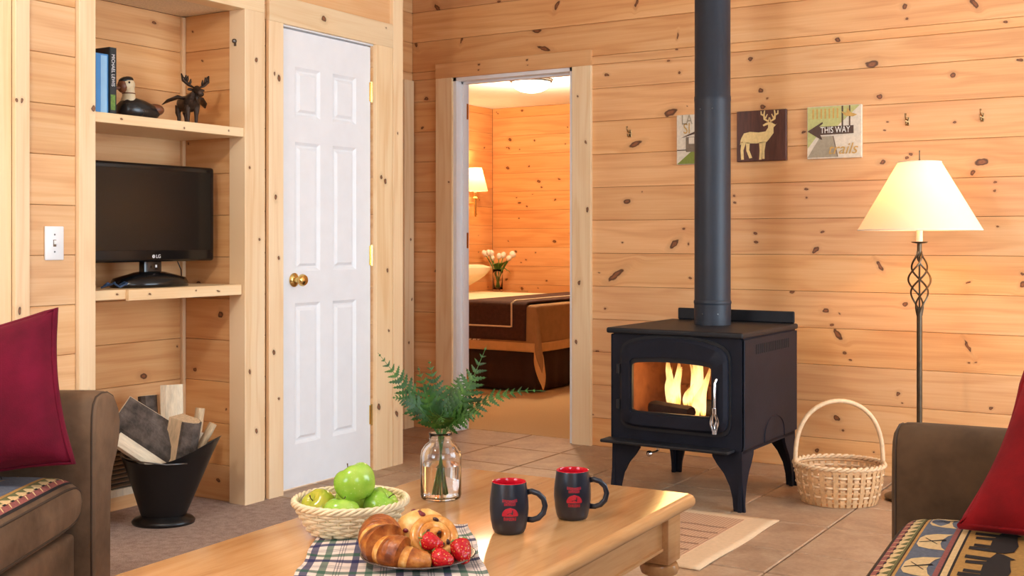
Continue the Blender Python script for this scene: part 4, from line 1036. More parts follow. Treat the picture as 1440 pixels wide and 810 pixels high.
sofaR, cushR = sofa('dark brown suede sofa with bear and canoe tapestry seat, below the floor lamp', (rsp.x, rsp.y, 0), R(184.8), 1.7, 1, 'suede_dark', 0.968, 0.86)
tapestry(cushR, sofaR['far_lo'], sofaR['far_hi'], -1, 1.0)
# throw pillows
def pillow(name, label, w, h, t, mat, M4, group=None):
    p = thing(name, label, 'pillow', group=group); p.matrix_world = M4
    def fn(sgn):
        def f(u, v):
            X, Y = 2*u-1, 2*v-1
            k = max(0, (1-X**4))**0.55*max(0, (1-Y**4))**0.55
            pin = 1-0.10*(1-Y*Y)*(abs(X)**3); pin2 = 1-0.10*(1-X*X)*(abs(Y)**3)
            return (X*w/2*pin, sgn*t/2*k + 0.004*math.sin(5*X+2*Y), Y*h/2*pin2)
        return f
    b = MB(); b.grid(fn(1), 24, 24); b.grid(fn(-1), 24, 24); b.build('cushion_body', mat, p, smooth='all')
    path = []
    for (a0, b0, a1, b1) in ((-1, -1, 1, -1), (1, -1, 1, 1), (1, 1, -1, 1), (-1, 1, -1, -1)):
        for i in range(14):
            q = i/14; X, Y = a0+(a1-a0)*q, b0+(b1-b0)*q
            pin = 1-0.10*(1-Y*Y)*(abs(X)**3); pin2 = 1-0.10*(1-X*X)*(abs(Y)**3); path.append((X*w/2*pin, 0.004*math.sin(5*X+2*Y), Y*h/2*pin2))
    b = MB(); b.tube(path, 0.012, 8, True, flat=0.35); b.build('flange', mat, p, smooth='all'); return p
c = rd(-1.395, 3.105, 0.672)
mw = Matrix.Translation(c) @ Matrix.Rotation(R(31.2), 4, 'Z') @ Matrix.Rotation(R(-14), 4, 'X') @ Matrix.Rotation(R(-12), 4, 'Y')
pillow('throw_pillow', 'wine-red velvet throw pillow on the blue canoe-patterned sofa', 0.42, 0.42, 0.17, 'velvet_wine', mw)
cL = rd(1.232, 2.50, 0.628)
mr = Matrix.Translation(cL) @ Matrix.Rotation(R(-18.9), 4, 'Z') @ Matrix.Rotation(R(-42), 4, 'X')
pillow('throw_pillow', 'bright red velvet throw pillow on the dark sofa with bear motifs', 0.43, 0.43, 0.12, 'velvet_red', mr)

# ================================================================== BEDROOM FURNITURE
BX0, BX1, BY0, BY1, BZ = -6.0, -4.26, 7.20, 8.76, 0.63
bed = thing('bed', 'bed with brown quilted throw and khaki bedspread, seen through the doorway', 'bed', ((BX0+BX1)/2, (BY0+BY1)/2, 0))
ox, oy = (BX0+BX1)/2, (BY0+BY1)/2
hx_, hy_ = (BX1-BX0)/2, (BY1-BY0)/2
MB().rbox(-hx_, hx_, -hy_, hy_, 0.34, BZ-0.012, 0.03, 3).build('mattress', 'sheet_cream', bed, smooth=True)
b = MB(); b.box(-hx_, hx_-0.02, -hy_+0.02, hy_-0.02, 0.10, 0.34); b.build('box_spring', 'skirt_brown', bed)
b = MB()
n = 60
def skirt(u, v):
    per = [(-hx_, -hy_+0.012), (hx_-0.012, -hy_+0.012), (hx_-0.012, hy_-0.012)]
    L1 = hx_*2-0.012; L2 = hy_*2-0.024; s_ = u*(L1+L2)
    z = 0.35-v*0.335; wv = 0.006*math.sin(s_*42)*v
    if s_ < L1: return (-hx_+s_, -hy_+0.012-wv, z)
    return (hx_-0.012+wv, -hy_+0.012+(s_-L1), z)
b.grid(skirt, 160, 4); solidify(b.build('bed_skirt', 'skirt_brown', bed, smooth='all'), 0.004)
def drape(x, y, top, r=0.03):
    """map a flat cloth point (x,y) (bed-local) onto the bed: falls over the near side and the foot end"""
    ax = max(0, x-hx_); ay = max(0, -hy_-y)
    z = top
    if ax == 0 and ay == 0:
        e = max(0, r-(hx_-x)) if x > hx_-r else 0; f = max(0, r-(y+hy_)) if y < -hy_+r else 0
        return Vector((x, y, top-0.25*(e*e+f*f)/r))
    rho = math.hypot(ax, ay); ph = math.atan2(ay, ax); rho *= 1+0.24*math.sin(2*ph)**2
    out = 0.012+0.34*rho*math.sin(2*ph)**2 if ax > 0 and ay > 0 else 0.012
    wob = 0.008*math.sin((x*9 if ay > 0 else y*9))*min(1, rho*4)
    px = min(x, hx_)+(out+wob)*math.cos(ph)*(1 if ax > 0 else 0) ; py = max(y, -hy_)-(out+wob)*math.sin(ph)*(1 if ay > 0 else 0)
    return Vector((px, py, top-rho-0.006))
def cloth(x0, x1, y0, y1, top, nx, ny): return MB().grid(lambda u, v: drape(x0+(x1-x0)*u, y0+(y1-y0)*v, top), nx, ny)
DR = 0.33
sp_ = cloth(-0.30, hx_+DR-0.06, -hy_-DR+0.06, hy_, BZ, 70, 70).build('bedspread', 'spread_khaki', bed, smooth='all'); solidify(sp_, 0.006, -1)
b = cloth(-0.30, hx_+DR, -hy_-DR, -hy_-DR+0.065, BZ+0.001, 80, 5); b2 = cloth(hx_+DR-0.065, hx_+DR, -hy_-DR, hy_, BZ+0.001, 5, 80); b.add(b2.v, b2.f)
solidify(b.build('bedspread_border', 'spread_gold', sp_, smooth='all'), 0.009, 0)
o = cloth(-hx_+0.03, 0.40, -hy_-0.30, hy_, BZ+0.006, 40, 60).build('sheet', 'sheet_cream', bed, smooth='all'); solidify(o, 0.008, -1)
QX0, QX1, QY0 = 0.26, hx_-0.075, -hy_-0.27
q_ = cloth(QX0, QX1, QY0, hy_-0.02, BZ+0.018, 40, 70).build('quilted_throw', 'quilt_brown', bed, smooth='all'); solidify(q_, 0.012, 0)
pts = [drape(QX0+0.02+(QX1-0.12-QX0-0.02)*i/30, QY0+0.10, BZ+0.018)+Vector((0, -0.010, 0)) for i in range(31)]
pts += [drape(QX1-0.12, QY0+0.10+(hy_-0.04-QY0-0.10)*i/50, BZ+0.018)+(Vector((0, -0.010, 0)) if QY0+0.10+(hy_-0.04-QY0-0.10)*i/50 < -hy_ else Vector((0, 0, 0.010))) for i in range(1, 51)]
MB().tube(pts, 0.0065, 6).build('piping_line', 'sheet_cream', q_, smooth='all')
def bed_pillow(px_, py_, lab, tz):
    p = tag(MB().grid(lambda u, v: (0, 0, 0), 1, 1).build('tmp', 'sheet_cream'), '', ''); D.objects.remove(p)
    P = thing('bed_pillow', lab, 'pillow', (px_, py_, tz), 0, 'bed pillows')
    P.rotation_euler = (0, R(-27), 0)
    def fn(s_):
        return lambda u, v: ((2*u-1)*0.20, (2*v-1)*0.30, s_*0.07*max(0, 1-(2*u-1)**4)**0.5*max(0, 1-(2*v-1)**4)**0.5)
    b = MB(); b.grid(fn(1), 16, 16); b.grid(fn(-1), 16, 16); b.build('pillow_case', 'sheet_cream', P, smooth='all'); return P
bed_pillow(-5.78, 7.70, 'cream bed pillow at the doorway side of the bed head', 0.765)
bed_pillow(-5.78, 8.40, 'cream bed pillow beside the tulip vase', 0.765)
ns = thing('nightstand', 'small dark wooden nightstand behind the bed under the tulips', 'nightstand', (-5.84, 9.19, 0))
b = MB(); b.rbox(-0.2, 0.2, -0.19, 0.19, 0.60, 0.625, 0.006, 2); b.build('top', 'table_wood', ns)
b = MB(); b.box(-0.18, 0.18, -0.17, 0.17, 0.36, 0.60); b.build('case', 'table_wood', ns)
MB().rbox(-0.16, 0.16, -0.182, -0.17, 0.40, 0.58, 0.004, 1).build('drawer', 'table_wood', ns)
for sx in (-1, 1):
    for sy in (-1, 1): MB().box(sx*0.16-0.018, sx*0.16+0.018, sy*0.15-0.018, sy*0.15+0.018, 0, 0.36).build('leg', 'table_wood', ns)
# tulips
tv = thing('flower_vase', 'clear glass vase on the nightstand holding white tulips', 'vase', (-5.84, 9.17, 0.625))
b = MB(); b.lathe([(0.045, 0.0), (0.047, 0.01), (0.046, 0.16), (0.052, 0.20), (0.050, 0.20), (0.043, 0.16), (0.043, 0.012), (0.0, 0.012)], 24, None, True, False); b.build('vase_glass', 'jar_glass', tv, smooth='all')
rr = random.Random(3)
for i in range(11):
    a = rr.uniform(0, 2*PI); sp2 = rr.uniform(0.05, 0.15); hh = rr.uniform(0.28, 0.35)
    tp = Vector((-5.84+sp2*math.cos(a), 9.17+sp2*math.sin(a)*0.7, 0.625+hh))
    bs = Vector((-5.84+0.02*math.cos(a+2.5), 9.17+0.02*math.sin(a+2.5), 0.645)); md = Vector((-5.84+0.03*math.cos(a), 9.17+0.03*math.sin(a), 0.625+0.2))
    T = thing('tulip', 'white tulip standing in the glass vase behind the bed', 'flower', group='tulips in the bedroom vase')
    pts = [(bs*(1-t)**2+md*2*t*(1-t)+tp*t*t) for t in [k/8 for k in range(9)]]
    MB().tube(pts, 0.004, 6).build('stem', 'tulip_green', T, smooth='all')
    dd = (tp-md).normalized(); mm = Matrix.Translation(tp) @ dd.to_track_quat('Z', 'Y').to_matrix().to_4x4()
    MB().lathe([(0.006, -0.005), (0.020, 0.008), (0.026, 0.026), (0.022, 0.045), (0.010, 0.056)], 10, mm).build('blossom', 'tulip_white', T, smooth='all')
    if i % 2 == 0:
        lf = MB(); a2 = a+0.8; e = Vector((-5.84+0.13*math.cos(a2), 9.17+0.10*math.sin(a2), 0.625+rr.uniform(0.14, 0.26))); s0 = Vector((-5.84, 9.17, 0.80)); mdl = (s0+e)/2+Vector((0, 0, 0.08))
        sd = (e-s0).cross(Vector((0, 0, 1))).normalized()
        lf.grid(lambda u, v: (s0*(1-u)**2+mdl*2*u*(1-u)+e*u*u)+sd*(v-0.5)*0.045*math.sin(PI*min(1, u*0.9+0.1)), 8, 2); lf.build('leaf', 'tulip_green', T, smooth='all')
# wall sconce
scn = thing('wall_sconce', 'brass wall sconce with a cream shade in the bedroom', 'wall lamp', (BRX+0.002, 8.94, 1.30))
b = MB(); b.lathe([(0.028, 0), (0.028, 0.01), (0.012, 0.02)], 16, Matrix.Translation((0, 0, 0.05)) @ MX); b.lathe([(0.028, 0), (0.028, 0.01), (0.012, 0.02)], 16, Matrix.Translation((0, 0, 0.12)) @ MX); b.box(0, 0.008, -0.014, 0.014, 0.02, 0.15); b.build('wall_plate', 'brass', scn, smooth=True)
b = MB(); b.tube([(0.01, 0, 0.12), (0.06, 0, 0.13), (0.11, 0, 0.13), (0.12, 0, 0.16)], 0.007, 8); b.lathe([(0.009, -0.02), (0.012, 0.0), (0.012, 0.14), (0.03, 0.15), (0.012, 0.165), (0.012, 0.20)], 14, Matrix.Translation((0.12, 0, 0.03))); b.build('arm', 'brass', scn, smooth=True)
MB().lathe([(0.012, 0.23), (0.012, 0.30)], 12, Matrix.Translation((0.12, 0, 0))).build('candle_sleeve', 'wax_white', scn)
b = MB(); b.lathe([(0.115, 0.245), (0.115, 0.248), (0.060, 0.455), (0.060, 0.457)], 32, Matrix.Translation((0.12, 0, 0)), False, False); b.build('lamp_shade', 'shade', scn, smooth='all')
MB().lathe([(0.010, 0.30), (0.02, 0.33), (0.02, 0.35), (0.006, 0.38)], 12, Matrix.Translation((0.12, 0, 0))).build('bulb', 'bulb', scn, smooth='all')
sl = D.lights.new('sconce_light', 'POINT'); sl.energy = 9; sl.color = (1, 0.66, 0.36); sl.shadow_soft_size = 0.03
so = D.objects.new('sconce_light', sl); so.parent = scn; so.location = (0.12, 0, 0.40); COL.objects.link(so)
# flush dome ceiling lamps: bedroom; the living room one is unseen, added for light
def dome_light(lab, loc, energy, col):
    cf = thing('ceiling_light', lab, 'ceiling light', loc)
    MB().lathe([(0.165, 0), (0.168, -0.012), (0.160, -0.022), (0.15, -0.022)], 40).build('rim', 'dull_metal', cf, smooth=True)
    MB().lathe([(0.150, -0.018), (0.148, -0.04), (0.125, -0.07), (0.085, -0.09), (0.04, -0.1), (0.004, -0.102)], 40).build('glass_dome', 'dome_light', cf, smooth='all')
    dl = D.lights.new('dome_lamp', 'POINT'); dl.energy = energy; dl.color = col; dl.shadow_soft_size = 0.12
    do = D.objects.new('dome_lamp', dl); do.parent = cf; do.location = (0, 0, -0.24); COL.objects.link(do)
cp_ = at_z(747, 112, BRZ)
dome_light('round white flush dome lamp on the bedroom ceiling', (cp_.x, cp_.y, BRZ-0.001), 72, (1, 0.74, 0.48))
dome_light('round white flush dome lamp on the living room ceiling', (-2.15, 0.9, CZ-0.001), 62, (1, 0.93, 0.84))

# ================================================================== ON THE COFFEE TABLE
def on_table(px, py, dz=0.0): return at_z(px, py, TZ+dz)
# ---- plaid napkin
ncor = [on_table(412, 822), on_table(690, 822), on_table(657, 739), on_table(450, 747)]
def nap(u, v):
    p = (ncor[0]*(1-u)+ncor[1]*u)*(1-v)+(ncor[3]*(1-u)+ncor[2]*u)*v
    e = 0.004*math.sin(u*23+v*4)*math.sin(v*17)*(0.3+abs(2*u-1)**3)
    lift = 0.0045+0.003*math.sin(u*9+2)*math.sin(v*7)+max(0, abs(2*u-1)-0.93)*0.05*(1 if u > .5 else .4)
    q = p+RGT*(0.003*math.sin(v*13)*(abs(2*u-1)**6)*(1 if u > .5 else -1))
    return (q.x, q.y, TZ+max(0.002, lift+e*0.5))
b = MB(); b.grid(nap, 44, 34); nk_ = b.build('napkin', 'plaid', smooth='all', fix=False)
uvl = nk_.data.uv_layers.new(name='UVMap')
for lp2 in nk_.data.loops:
    i = lp2.vertex_index; uvl.data[lp2.index].uv = ((i % 45)/44*1.0, (i//45)/34*0.85)
tag(nk_, 'blue, green and white plaid cloth napkin under the pastry plate', 'napkin'); solidify(nk_, 0.0015, 1)
# ---- glass plate
pl = on_table(588, 786, 0.01); plate = thing('plate', 'dark smoked glass plate holding pastries on the napkin', 'plate', (pl.x, pl.y, TZ+0.0085), YAW)
MB().lathe([(0.0, 0.0), (0.06, 0.0), (0.085, 0.003), (0.114, 0.012), (0.116, 0.014), (0.113, 0.015), (0.085, 0.007), (0.06, 0.004), (0.0, 0.004)], 48, None, False, False).build('dish', 'plate_glass', plate, smooth='all')
PM = Matrix.Translation((pl.x, pl.y, TZ+0.0125)) @ Matrix.Rotation(YAW, 4, 'Z')     # plate frame: x right, y away
# ---- croissant
def bez(P, t):
    P = [Vector(p) for p in P]
    while len(P) > 1: P = [P[i]*(1-t)+P[i+1]*t for i in range(len(P)-1)]
    return P[0]
cpath = [(-0.015, 0.052, 0.03), (-0.085, 0.070, 0.042), (-0.115, -0.02, 0.045), (-0.055, -0.10, 0.040), (0.030, -0.082, 0.012)]
cr = thing('croissant', 'golden brown crescent-shaped croissant on the plate', 'croissant', (pl.x, pl.y, TZ+0.0125), YAW)
b = MB(); NS = 90; n = 20; vs = []
for i in range(NS+1):
    t = i/NS; p = bez(cpath, t); tg = (bez(cpath, min(1, t+0.01))-bez(cpath, max(0, t-0.01))).normalized()
    sd = tg.cross(Vector((0, 0, 1))).normalized(); upv = sd.cross(tg).normalized()
    s_ = 6*t; fr = s_-math.floor(s_); step = (1-fr)*0.34 if t < 0.5 else fr*0.34
    r_ = 0.0415*(max(0.0, math.sin(PI*(0.06+0.88*t)))**0.8)*(0.80+step)*(1+0.014*math.sin(t*190))+0.003
    zc = max(r_*0.86, 0.004)
    for k in range(n):
        a = 2*PI*k/n; vs.append(Vector((p.x, p.y, zc))+sd*(r_*1.0*math.cos(a))+upv*(r_*0.92*math.sin(a)))
def cfaces(sel): return [(i*n+k, i*n+(k+1) % n, (i+1)*n+(k+1) % n, (i+1)*n+k) for i in range(NS) for k in range(n) if sel(i)]
def pale(i):
    f_ = (6*(i+0.5)/NS) % 1.0; return f_ > 0.72 if i < NS/2 else f_ < 0.28
b.add(vs, cfaces(lambda i: not pale(i))+[tuple(range(n)), tuple(range(NS*n, NS*n+n))]); b.build('crust', 'crust', cr, smooth=True)
b = MB(); b.add(vs, cfaces(pale)); b.build('crust_fold', 'crust_glaze', cr, smooth=True)
# ---- cranberry scone at the back
sc_o = PM @ Vector((0.000, 0.056, 0.002))
scn_ = thing('scone', 'round pale scone dotted with cranberries behind the croissant', 'scone', tuple(sc_o), YAW); scn_.scale = (1.12, 1.0, 1.12)
rr = random.Random(11)
b = MB(); b.lathe([(0.030, 0.0), (0.044, 0.006), (0.048, 0.024), (0.045, 0.046), (0.036, 0.060), (0.020, 0.068), (0.004, 0.070)], 28, None, True, True, lambda p, a: Vector((p.x*(1+0.05*math.sin(3*a+1)+0.03*math.sin(7*a)), p.y*(1+0.05*math.sin(3*a+1)), p.z*(1+0.06*math.sin(2*a))))); b.build('crust', 'crust_pale', scn_, smooth='all')
for (x, y, z, s_) in [(-0.022, -0.038, 0.043, .0075), (0.004, -0.016, 0.067, .007), (0.020, -0.030, 0.055, .008), (0.030, -0.022, 0.053, .008), (-0.012, 0.004, 0.069, .006), (0.010, 0.010, 0.068, .007), (-0.001, -0.008, 0.069, .006), (0.036, -0.004, 0.052, .006), (-0.036, -0.018, 0.046, .005)]:
    MB().lathe([(0.001, -s_*.7), (s_*.8, -s_*.35), (s_, 0), (s_*.8, s_*.4), (0.001, s_*.7)], 8, Matrix.Translation((x, y, z))).build('cranberry', 'cranberry', scn_, smooth='all')
# ---- spiral danish leaning on the scone
dn_m = PM @ Matrix.Translation((0.036, -0.012, 0.042)) @ Matrix.Rotation(R(46), 4, 'X') @ Matrix.Rotation(R(14), 4, 'Y')
dn = thing('danish', 'glazed spiral raisin danish leaning against the scone', 'danish'); dn.matrix_world = dn_m
pts = []; rads = []
for i in range(120):
    q = i/119; a = q*2*PI*2.6+1.0; r_ = 0.006+0.040*q; pts.append((r_*math.cos(a), r_*math.sin(a), 0.012*(1-q)**2)); rads.append((0.0085+0.003*q)*(1 if q < 0.97 else 0.75))
MB().tube(pts, rads, 10, flat=1.25).build('coil', 'crust_glaze', dn, smooth='all')
MB().lathe([(0.0, -0.012), (0.040, -0.012), (0.046, -0.004), (0.040, 0.002), (0.0, 0.004)], 24, None, False, False).build('pastry_base', 'crust', dn, smooth='all')
for (x, y) in [(-0.016, 0.004), (-0.019, -0.010), (0.012, -0.020), (0.022, -0.012), (0.002, 0.006), (-0.004, 0.034)]:
    MB().lathe([(0.001, -.004), (.0045, -.002), (.005, .001), (.003, .004), (.001, .005)], 8, Matrix.Translation((x, y, 0.013)) @ Matrix.Rotation(x*90, 4, 'Z') @ Matrix.Diagonal((1.4, .9, 1, 1))).build('raisin', 'raisin', dn, smooth='all')
ro = thing('pastry_roll', 'small glazed pastry end between the danish and a strawberry', 'pastry', tuple(PM @ Vector((0.075, 0.008, 0.0))), YAW+R(40))
MB().tube([(-0.03, 0, 0.014), (-0.015, 0, 0.017), (0.01, 0, 0.016), (0.028, 0, 0.012)], [0.010, 0.015, 0.015, 0.009], 12).build('crust', 'crust_glaze', ro, smooth='all')
# ---- strawberries
def strawberry(lab, pos, s_, axis):
    st = thing('strawberry', lab, 'strawberry', tuple(PM @ Vector(pos)), 0, 'strawberries on the plate')
    q = Vector(axis).normalized().to_track_quat('Z', 'Y').to_matrix().to_4x4(); m = Matrix.Rotation(YAW, 4, 'Z') @ q
    MB().lathe([(0.001, 0.026*s_), (0.008*s_, 0.022*s_), (0.014*s_, 0.010*s_), (0.018*s_, -0.004*s_), (0.0175*s_, -0.012*s_), (0.011*s_, -0.018*s_), (0.002, -0.019*s_)], 20, m).build('berry', 'strawberry', st, smooth='all')
    b = MB()
    for k in range(7):
        a = 2*PI*k/7; c_, s2 = math.cos(a), math.sin(a)
        b.add([m @ Vector((0.002*c_-0.003*s2, 0.002*s2+0.003*c_, -0.0195*s_)), m @ Vector((0.002*c_+0.003*s2, 0.002*s2-0.003*c_, -0.0195*s_)), m @ Vector((0.012*s_*c_, 0.012*s_*s2, -0.0205*s_)), m @ Vector((0.019*s_*c_, 0.019*s_*s2, -0.013*s_))], [(0, 1, 2), (0, 2, 3), (1, 3, 2)])
    b.tube([m @ Vector((0, 0, -0.019*s_)), m @ Vector((0.002, 0, -0.028*s_))], 0.0013, 6); b.build('leaf_cap', 'tulip_green', st)
strawberry('strawberry resting against the spiral of the danish', (0.030, -0.056, 0.046), 1.0, (1.0, -0.3, -0.25))
strawberry('strawberry at the rim next to the croissant tip', (0.052, -0.078, 0.020), 1.05, (0.9, -0.5, -0.1))
strawberry('strawberry beyond the pastry end, its leaves turned up', (0.088, -0.030, 0.022), 1.2, (0.3, -0.7, -0.6))
# ---- wicker basket with apples
def wicker(root, rb, rt, h, z0, nst, nrow, rad, mat, amp, bulge=0.0):
    def rad_at(q): return rb+(rt-rb)*q**0.8+bulge*math.sin(PI*q)
    for j in range(nrow):
        q = (j+0.5)/nrow; r0 = rad_at(q); z = z0+q*h; pts = []
        m = nst*4
        for i in range(m):
            a = 2*PI*i/m; r_ = r0+amp*math.cos(nst*a/2+PI*j); pts.append((r_*math.cos(a), r_*math.sin(a), z+0.0012*math.sin(3*a+j)))
        MB().tube(pts, rad, 6, True, flat=1.15).build('woven_strand', mat, root, smooth='all')
    b = MB()
    for i in range(nst):
        a = 2*PI*(i+0.0)/nst
        b.tube([(rad_at(q)*math.cos(a), rad_at(q)*math.sin(a), z0+q*h) for q in (0, .2, .4, .6, .8, 1.0)], rad*0.9, 5)
    o = b.build('stakes', mat, root, smooth='all'); o['kind'] = 'stuff'
ab = rd((493-720)/F_PX*2.605, 2.605)
abk = thing('fruit_basket', 'small pale wicker basket filled with green apples', 'basket', (ab.x, ab.y, TZ+0.004), YAW)
wicker(abk, 0.086, 0.122, 0.062, 0.002, 30, 9, 0.0034, 'wicker', 0.0035)
MB().lathe([(0.0, 0.0), (0.086, 0.0), (0.088, 0.005), (0.0, 0.006)], 36, None, False, False).build('bottom', 'wicker', abk)
for k in range(4):
    m = 140; MB().tube([((0.124+0.0045*math.cos(11*2*PI*i/m+k*PI/2))*math.cos(2*PI*i/m), (0.124+0.0045*math.cos(11*2*PI*i/m+k*PI/2))*math.sin(2*PI*i/m), 0.067+0.0055*math.sin(11*2*PI*i/m+k*PI/2)) for i in range(m)], 0.0036, 6, True).build('rim_strand', 'wicker', abk, smooth='all')
AM = Matrix.Translation((ab.x, ab.y, TZ+0.004)) @ Matrix.Rotation(YAW, 4, 'Z')
def apple(lab, pos, s_, tilt, mat='apple'):
    ap_ = thing('apple', lab, 'apple', group='green apples in the wicker basket'); ap_.matrix_world = AM @ Matrix.Translation(pos) @ Matrix.Rotation(R(tilt[0]), 4, 'X') @ Matrix.Rotation(R(tilt[1]), 4, 'Y')
    b = MB(); prof = [(0.001, -0.031), (0.010, -0.035), (0.022, -0.032), (0.034, -0.020), (0.0405, -0.002), (0.0415, 0.010), (0.037, 0.025), (0.026, 0.0345), (0.014, 0.0345), (0.006, 0.030), (0.001, 0.026)]
    b.lathe([(r_*s_, z*s_) for r_, z in prof], 28, None, True, True, lambda p, a: Vector((p.x*(1+0.025*math.cos(2*a)+0.02*math.cos(5*a)), p.y*(1+0.025*math.cos(2*a)), p.z*(1+0.03*math.cos(5*a))))); o = b.build('fruit', mat, ap_, smooth='all'); subsurf(o, 1)
    MB().tube([(0, 0, 0.026*s_), (0.001, 0, 0.036*s_), (0.004, 0.001, 0.043*s_)], [0.0012, 0.0011, 0.0016], 6).build('stem', 'apple_stem', ap_)
apple('green apple lying on its side atop the other apples', (0.012, -0.01, 0.105), 1.12, (-12, -28))
apple('yellowish green apple leaning on the wicker basket rim', (-0.068, -0.004, 0.050), 1.0, (35, -30), 'apple_yellow')
apple('pale green apple with its stem dimple up, low under the top apple', (-0.012, -0.066, 0.046), 1.0, (-20, 5))
apple('bright green apple tucked beside the jar side of the basket', (0.066, 0.004, 0.050), 1.02, (10, 40))
apple('green apple half hidden behind the others in the basket', (-0.004, 0.070, 0.050), 1.0, (20, 0))
# ---- barrel mugs
def mug(px, py, lab, d):
    p = rd((px-720)/F_PX*d, d); m = thing('mug', lab, 'mug', (p.x, p.y, TZ), YAW, 'barrel mugs on the table'); H = 0.112
    prof = [(0.030, 0.0), (0.034, 0.002), (0.0375, 0.010), (0.0415, 0.030), (0.0435, 0.052), (0.0430, 0.072), (0.0400, 0.096), (0.0385, H-0.003), (0.0380, H)]
    b = MB(); b.lathe(prof, 44, None, True, False); body = b.build('body', 'mug_black', m, smooth='all')
    MB().lathe([(0.0380, H), (0.0372, H+0.0012), (0.0362, H), (0.0372, H-0.012), (0.0395, 0.070), (0.0395, 0.045), (0.034, 0.010), (0.0, 0.006)], 44, None, False, False).build('red_glaze_lining', 'mug_red', m, smooth='all')
    MB().tube([(0.0400, 0, 0.089), (0.050, 0, 0.0905), (0.064, 0, 0.086), (0.076, 0, 0.074), (0.080, 0, 0.058), (0.076, 0, 0.042), (0.065, 0, 0.031), (0.052, 0, 0.027), (0.0405, 0, 0.028)], 0.0052, 10, flat=1.25).build('handle', 'mug_black', m, smooth='all')
    # red print: worn lettering rows above a round lodge emblem
    def rad_z(z):
        for (r0, z0), (r1, z1) in zip(prof[:-1], prof[1:]):
            if z0 <= z <= z1: return r0+(r1-r0)*(z-z0)/(z1-z0)
        return 0.04
    def wrap(p): r_ = rad_z(p.y)+0.0004+p.z; a = -PI/2+0.05+p.x/0.043; return (r_*math.cos(a), r_*math.sin(a), p.y)
    em = MB(); em.grid(lambda u, v: ((2*u-1)*0.0185*math.sqrt(max(0, 1-v*v))*(1.0 if v > .02 else 0.95), 0.044+0.019*v, 0), 14, 6); em.v = [Vector(wrap(p)) for p in em.v]; e1 = em.build('emblem', 'logo_red', body)
    k = MB(); k.add([(-0.006, 0.0475, .0002), (0.006, 0.0475, .0002), (0.006, 0.0515, .0002), (0.002, 0.0520, .0002), (-0.003, 0.0510, .0002), (-0.006, 0.0490, .0002)], [(0, 1, 2, 3, 4, 5)]); k.add([(0.004, 0.051, .0002), (0.0065, 0.051, .0002), (0.0062, 0.0585, .0002), (0.0045, 0.0575, .0002)], [(0, 1, 2, 3)]); k.v = [Vector(wrap(p)) for p in k.v]; o = k.build('emblem_figure', 'mug_black', e1); o['kind'] = 'stuff'
    rr = random.Random(4); t_ = MB()
    for (z0, h, wd, cnt) in ((0.0755, 0.0062, 0.034, 9), (0.0672, 0.0062, 0.026, 7), (0.0345, 0.0075, 0.029, 7)):
        for i in range(cnt):
            cw = wd/cnt; x0 = -wd/2+i*cw; st = rr.choice((0, 1, 2))
            arch = 0.002*math.cos(PI*(x0+cw/2)/wd) if z0 > 0.07 else 0
            t_.add([(x0, z0-arch, 0), (x0+cw*.26, z0-arch, 0), (x0+cw*.26, z0+h-arch, 0), (x0, z0+h-arch, 0)], [(0, 1, 2, 3)])
            t_.add([(x0+cw*.5, z0-arch, 0), (x0+cw*.74, z0-arch, 0), (x0+cw*.74, z0+h-arch, 0), (x0+cw*.5, z0+h-arch, 0)], [(0, 1, 2, 3)])
            zb = z0+h*(0, .4, .78)[st]-arch; t_.add([(x0, zb, 0), (x0+cw*.74, zb, 0), (x0+cw*.74, zb+h*.22, 0), (x0, zb+h*.22, 0)], [(0, 1, 2, 3)])
    t_.v = [Vector(wrap(p)) for p in t_.v]; o = t_.build('lettering', 'logo_red', body); o['kind'] = 'stuff'
mug(716, 740, 'black barrel mug with red lining beside the plaid napkin', 2.605)
mug(805, 720, 'black barrel mug with red lining standing nearer the stove', 2.735)
# ---- glass jar with fern
jd = 2.945; jp = rd((620-720)/F_PX*jd, jd)
jar = thing('glass_jar', 'clear glass jar of water holding fern fronds', 'jar', (jp.x, jp.y, TZ+0.0005), YAW)
outp = [(0.046, 0.0), (0.050, 0.003), (0.0515, 0.010), (0.0515, 0.105), (0.049, 0.120), (0.040, 0.134), (0.030, 0.141), (0.0285, 0.145), (0.0285, 0.158), (0.0300, 0.160), (0.0300, 0.165)]
inp = [(0.0270, 0.165), (0.0258, 0.145), (0.028, 0.139), (0.038, 0.130), (0.0462, 0.117), (0.0485, 0.103), (0.0485, 0.012), (0.045, 0.006), (0.0, 0.006)]
MB().lathe(outp+inp, 40, None, True, False).build('jar_wall', 'jar_glass', jar, smooth='all')
MB().lathe([(0.0, 0.0065), (0.0448, 0.0065), (0.0483, 0.0125), (0.0483, 0.085), (0.0, 0.085)], 40, None, False, False).build('water', 'water', jar, smooth=True)
b = MB(); b.tube([(0.0292*math.cos(2*PI*i/30*1.0), 0.0292*math.sin(2*PI*i/30), 0.150+0.0006*i/30) for i in range(31)], 0.0012, 5); b.build('screw_thread', 'jar_glass', jar, smooth='all')
JM = Matrix.Translation((jp.x, jp.y, TZ)) @ Matrix.Rotation(YAW, 4, 'Z')
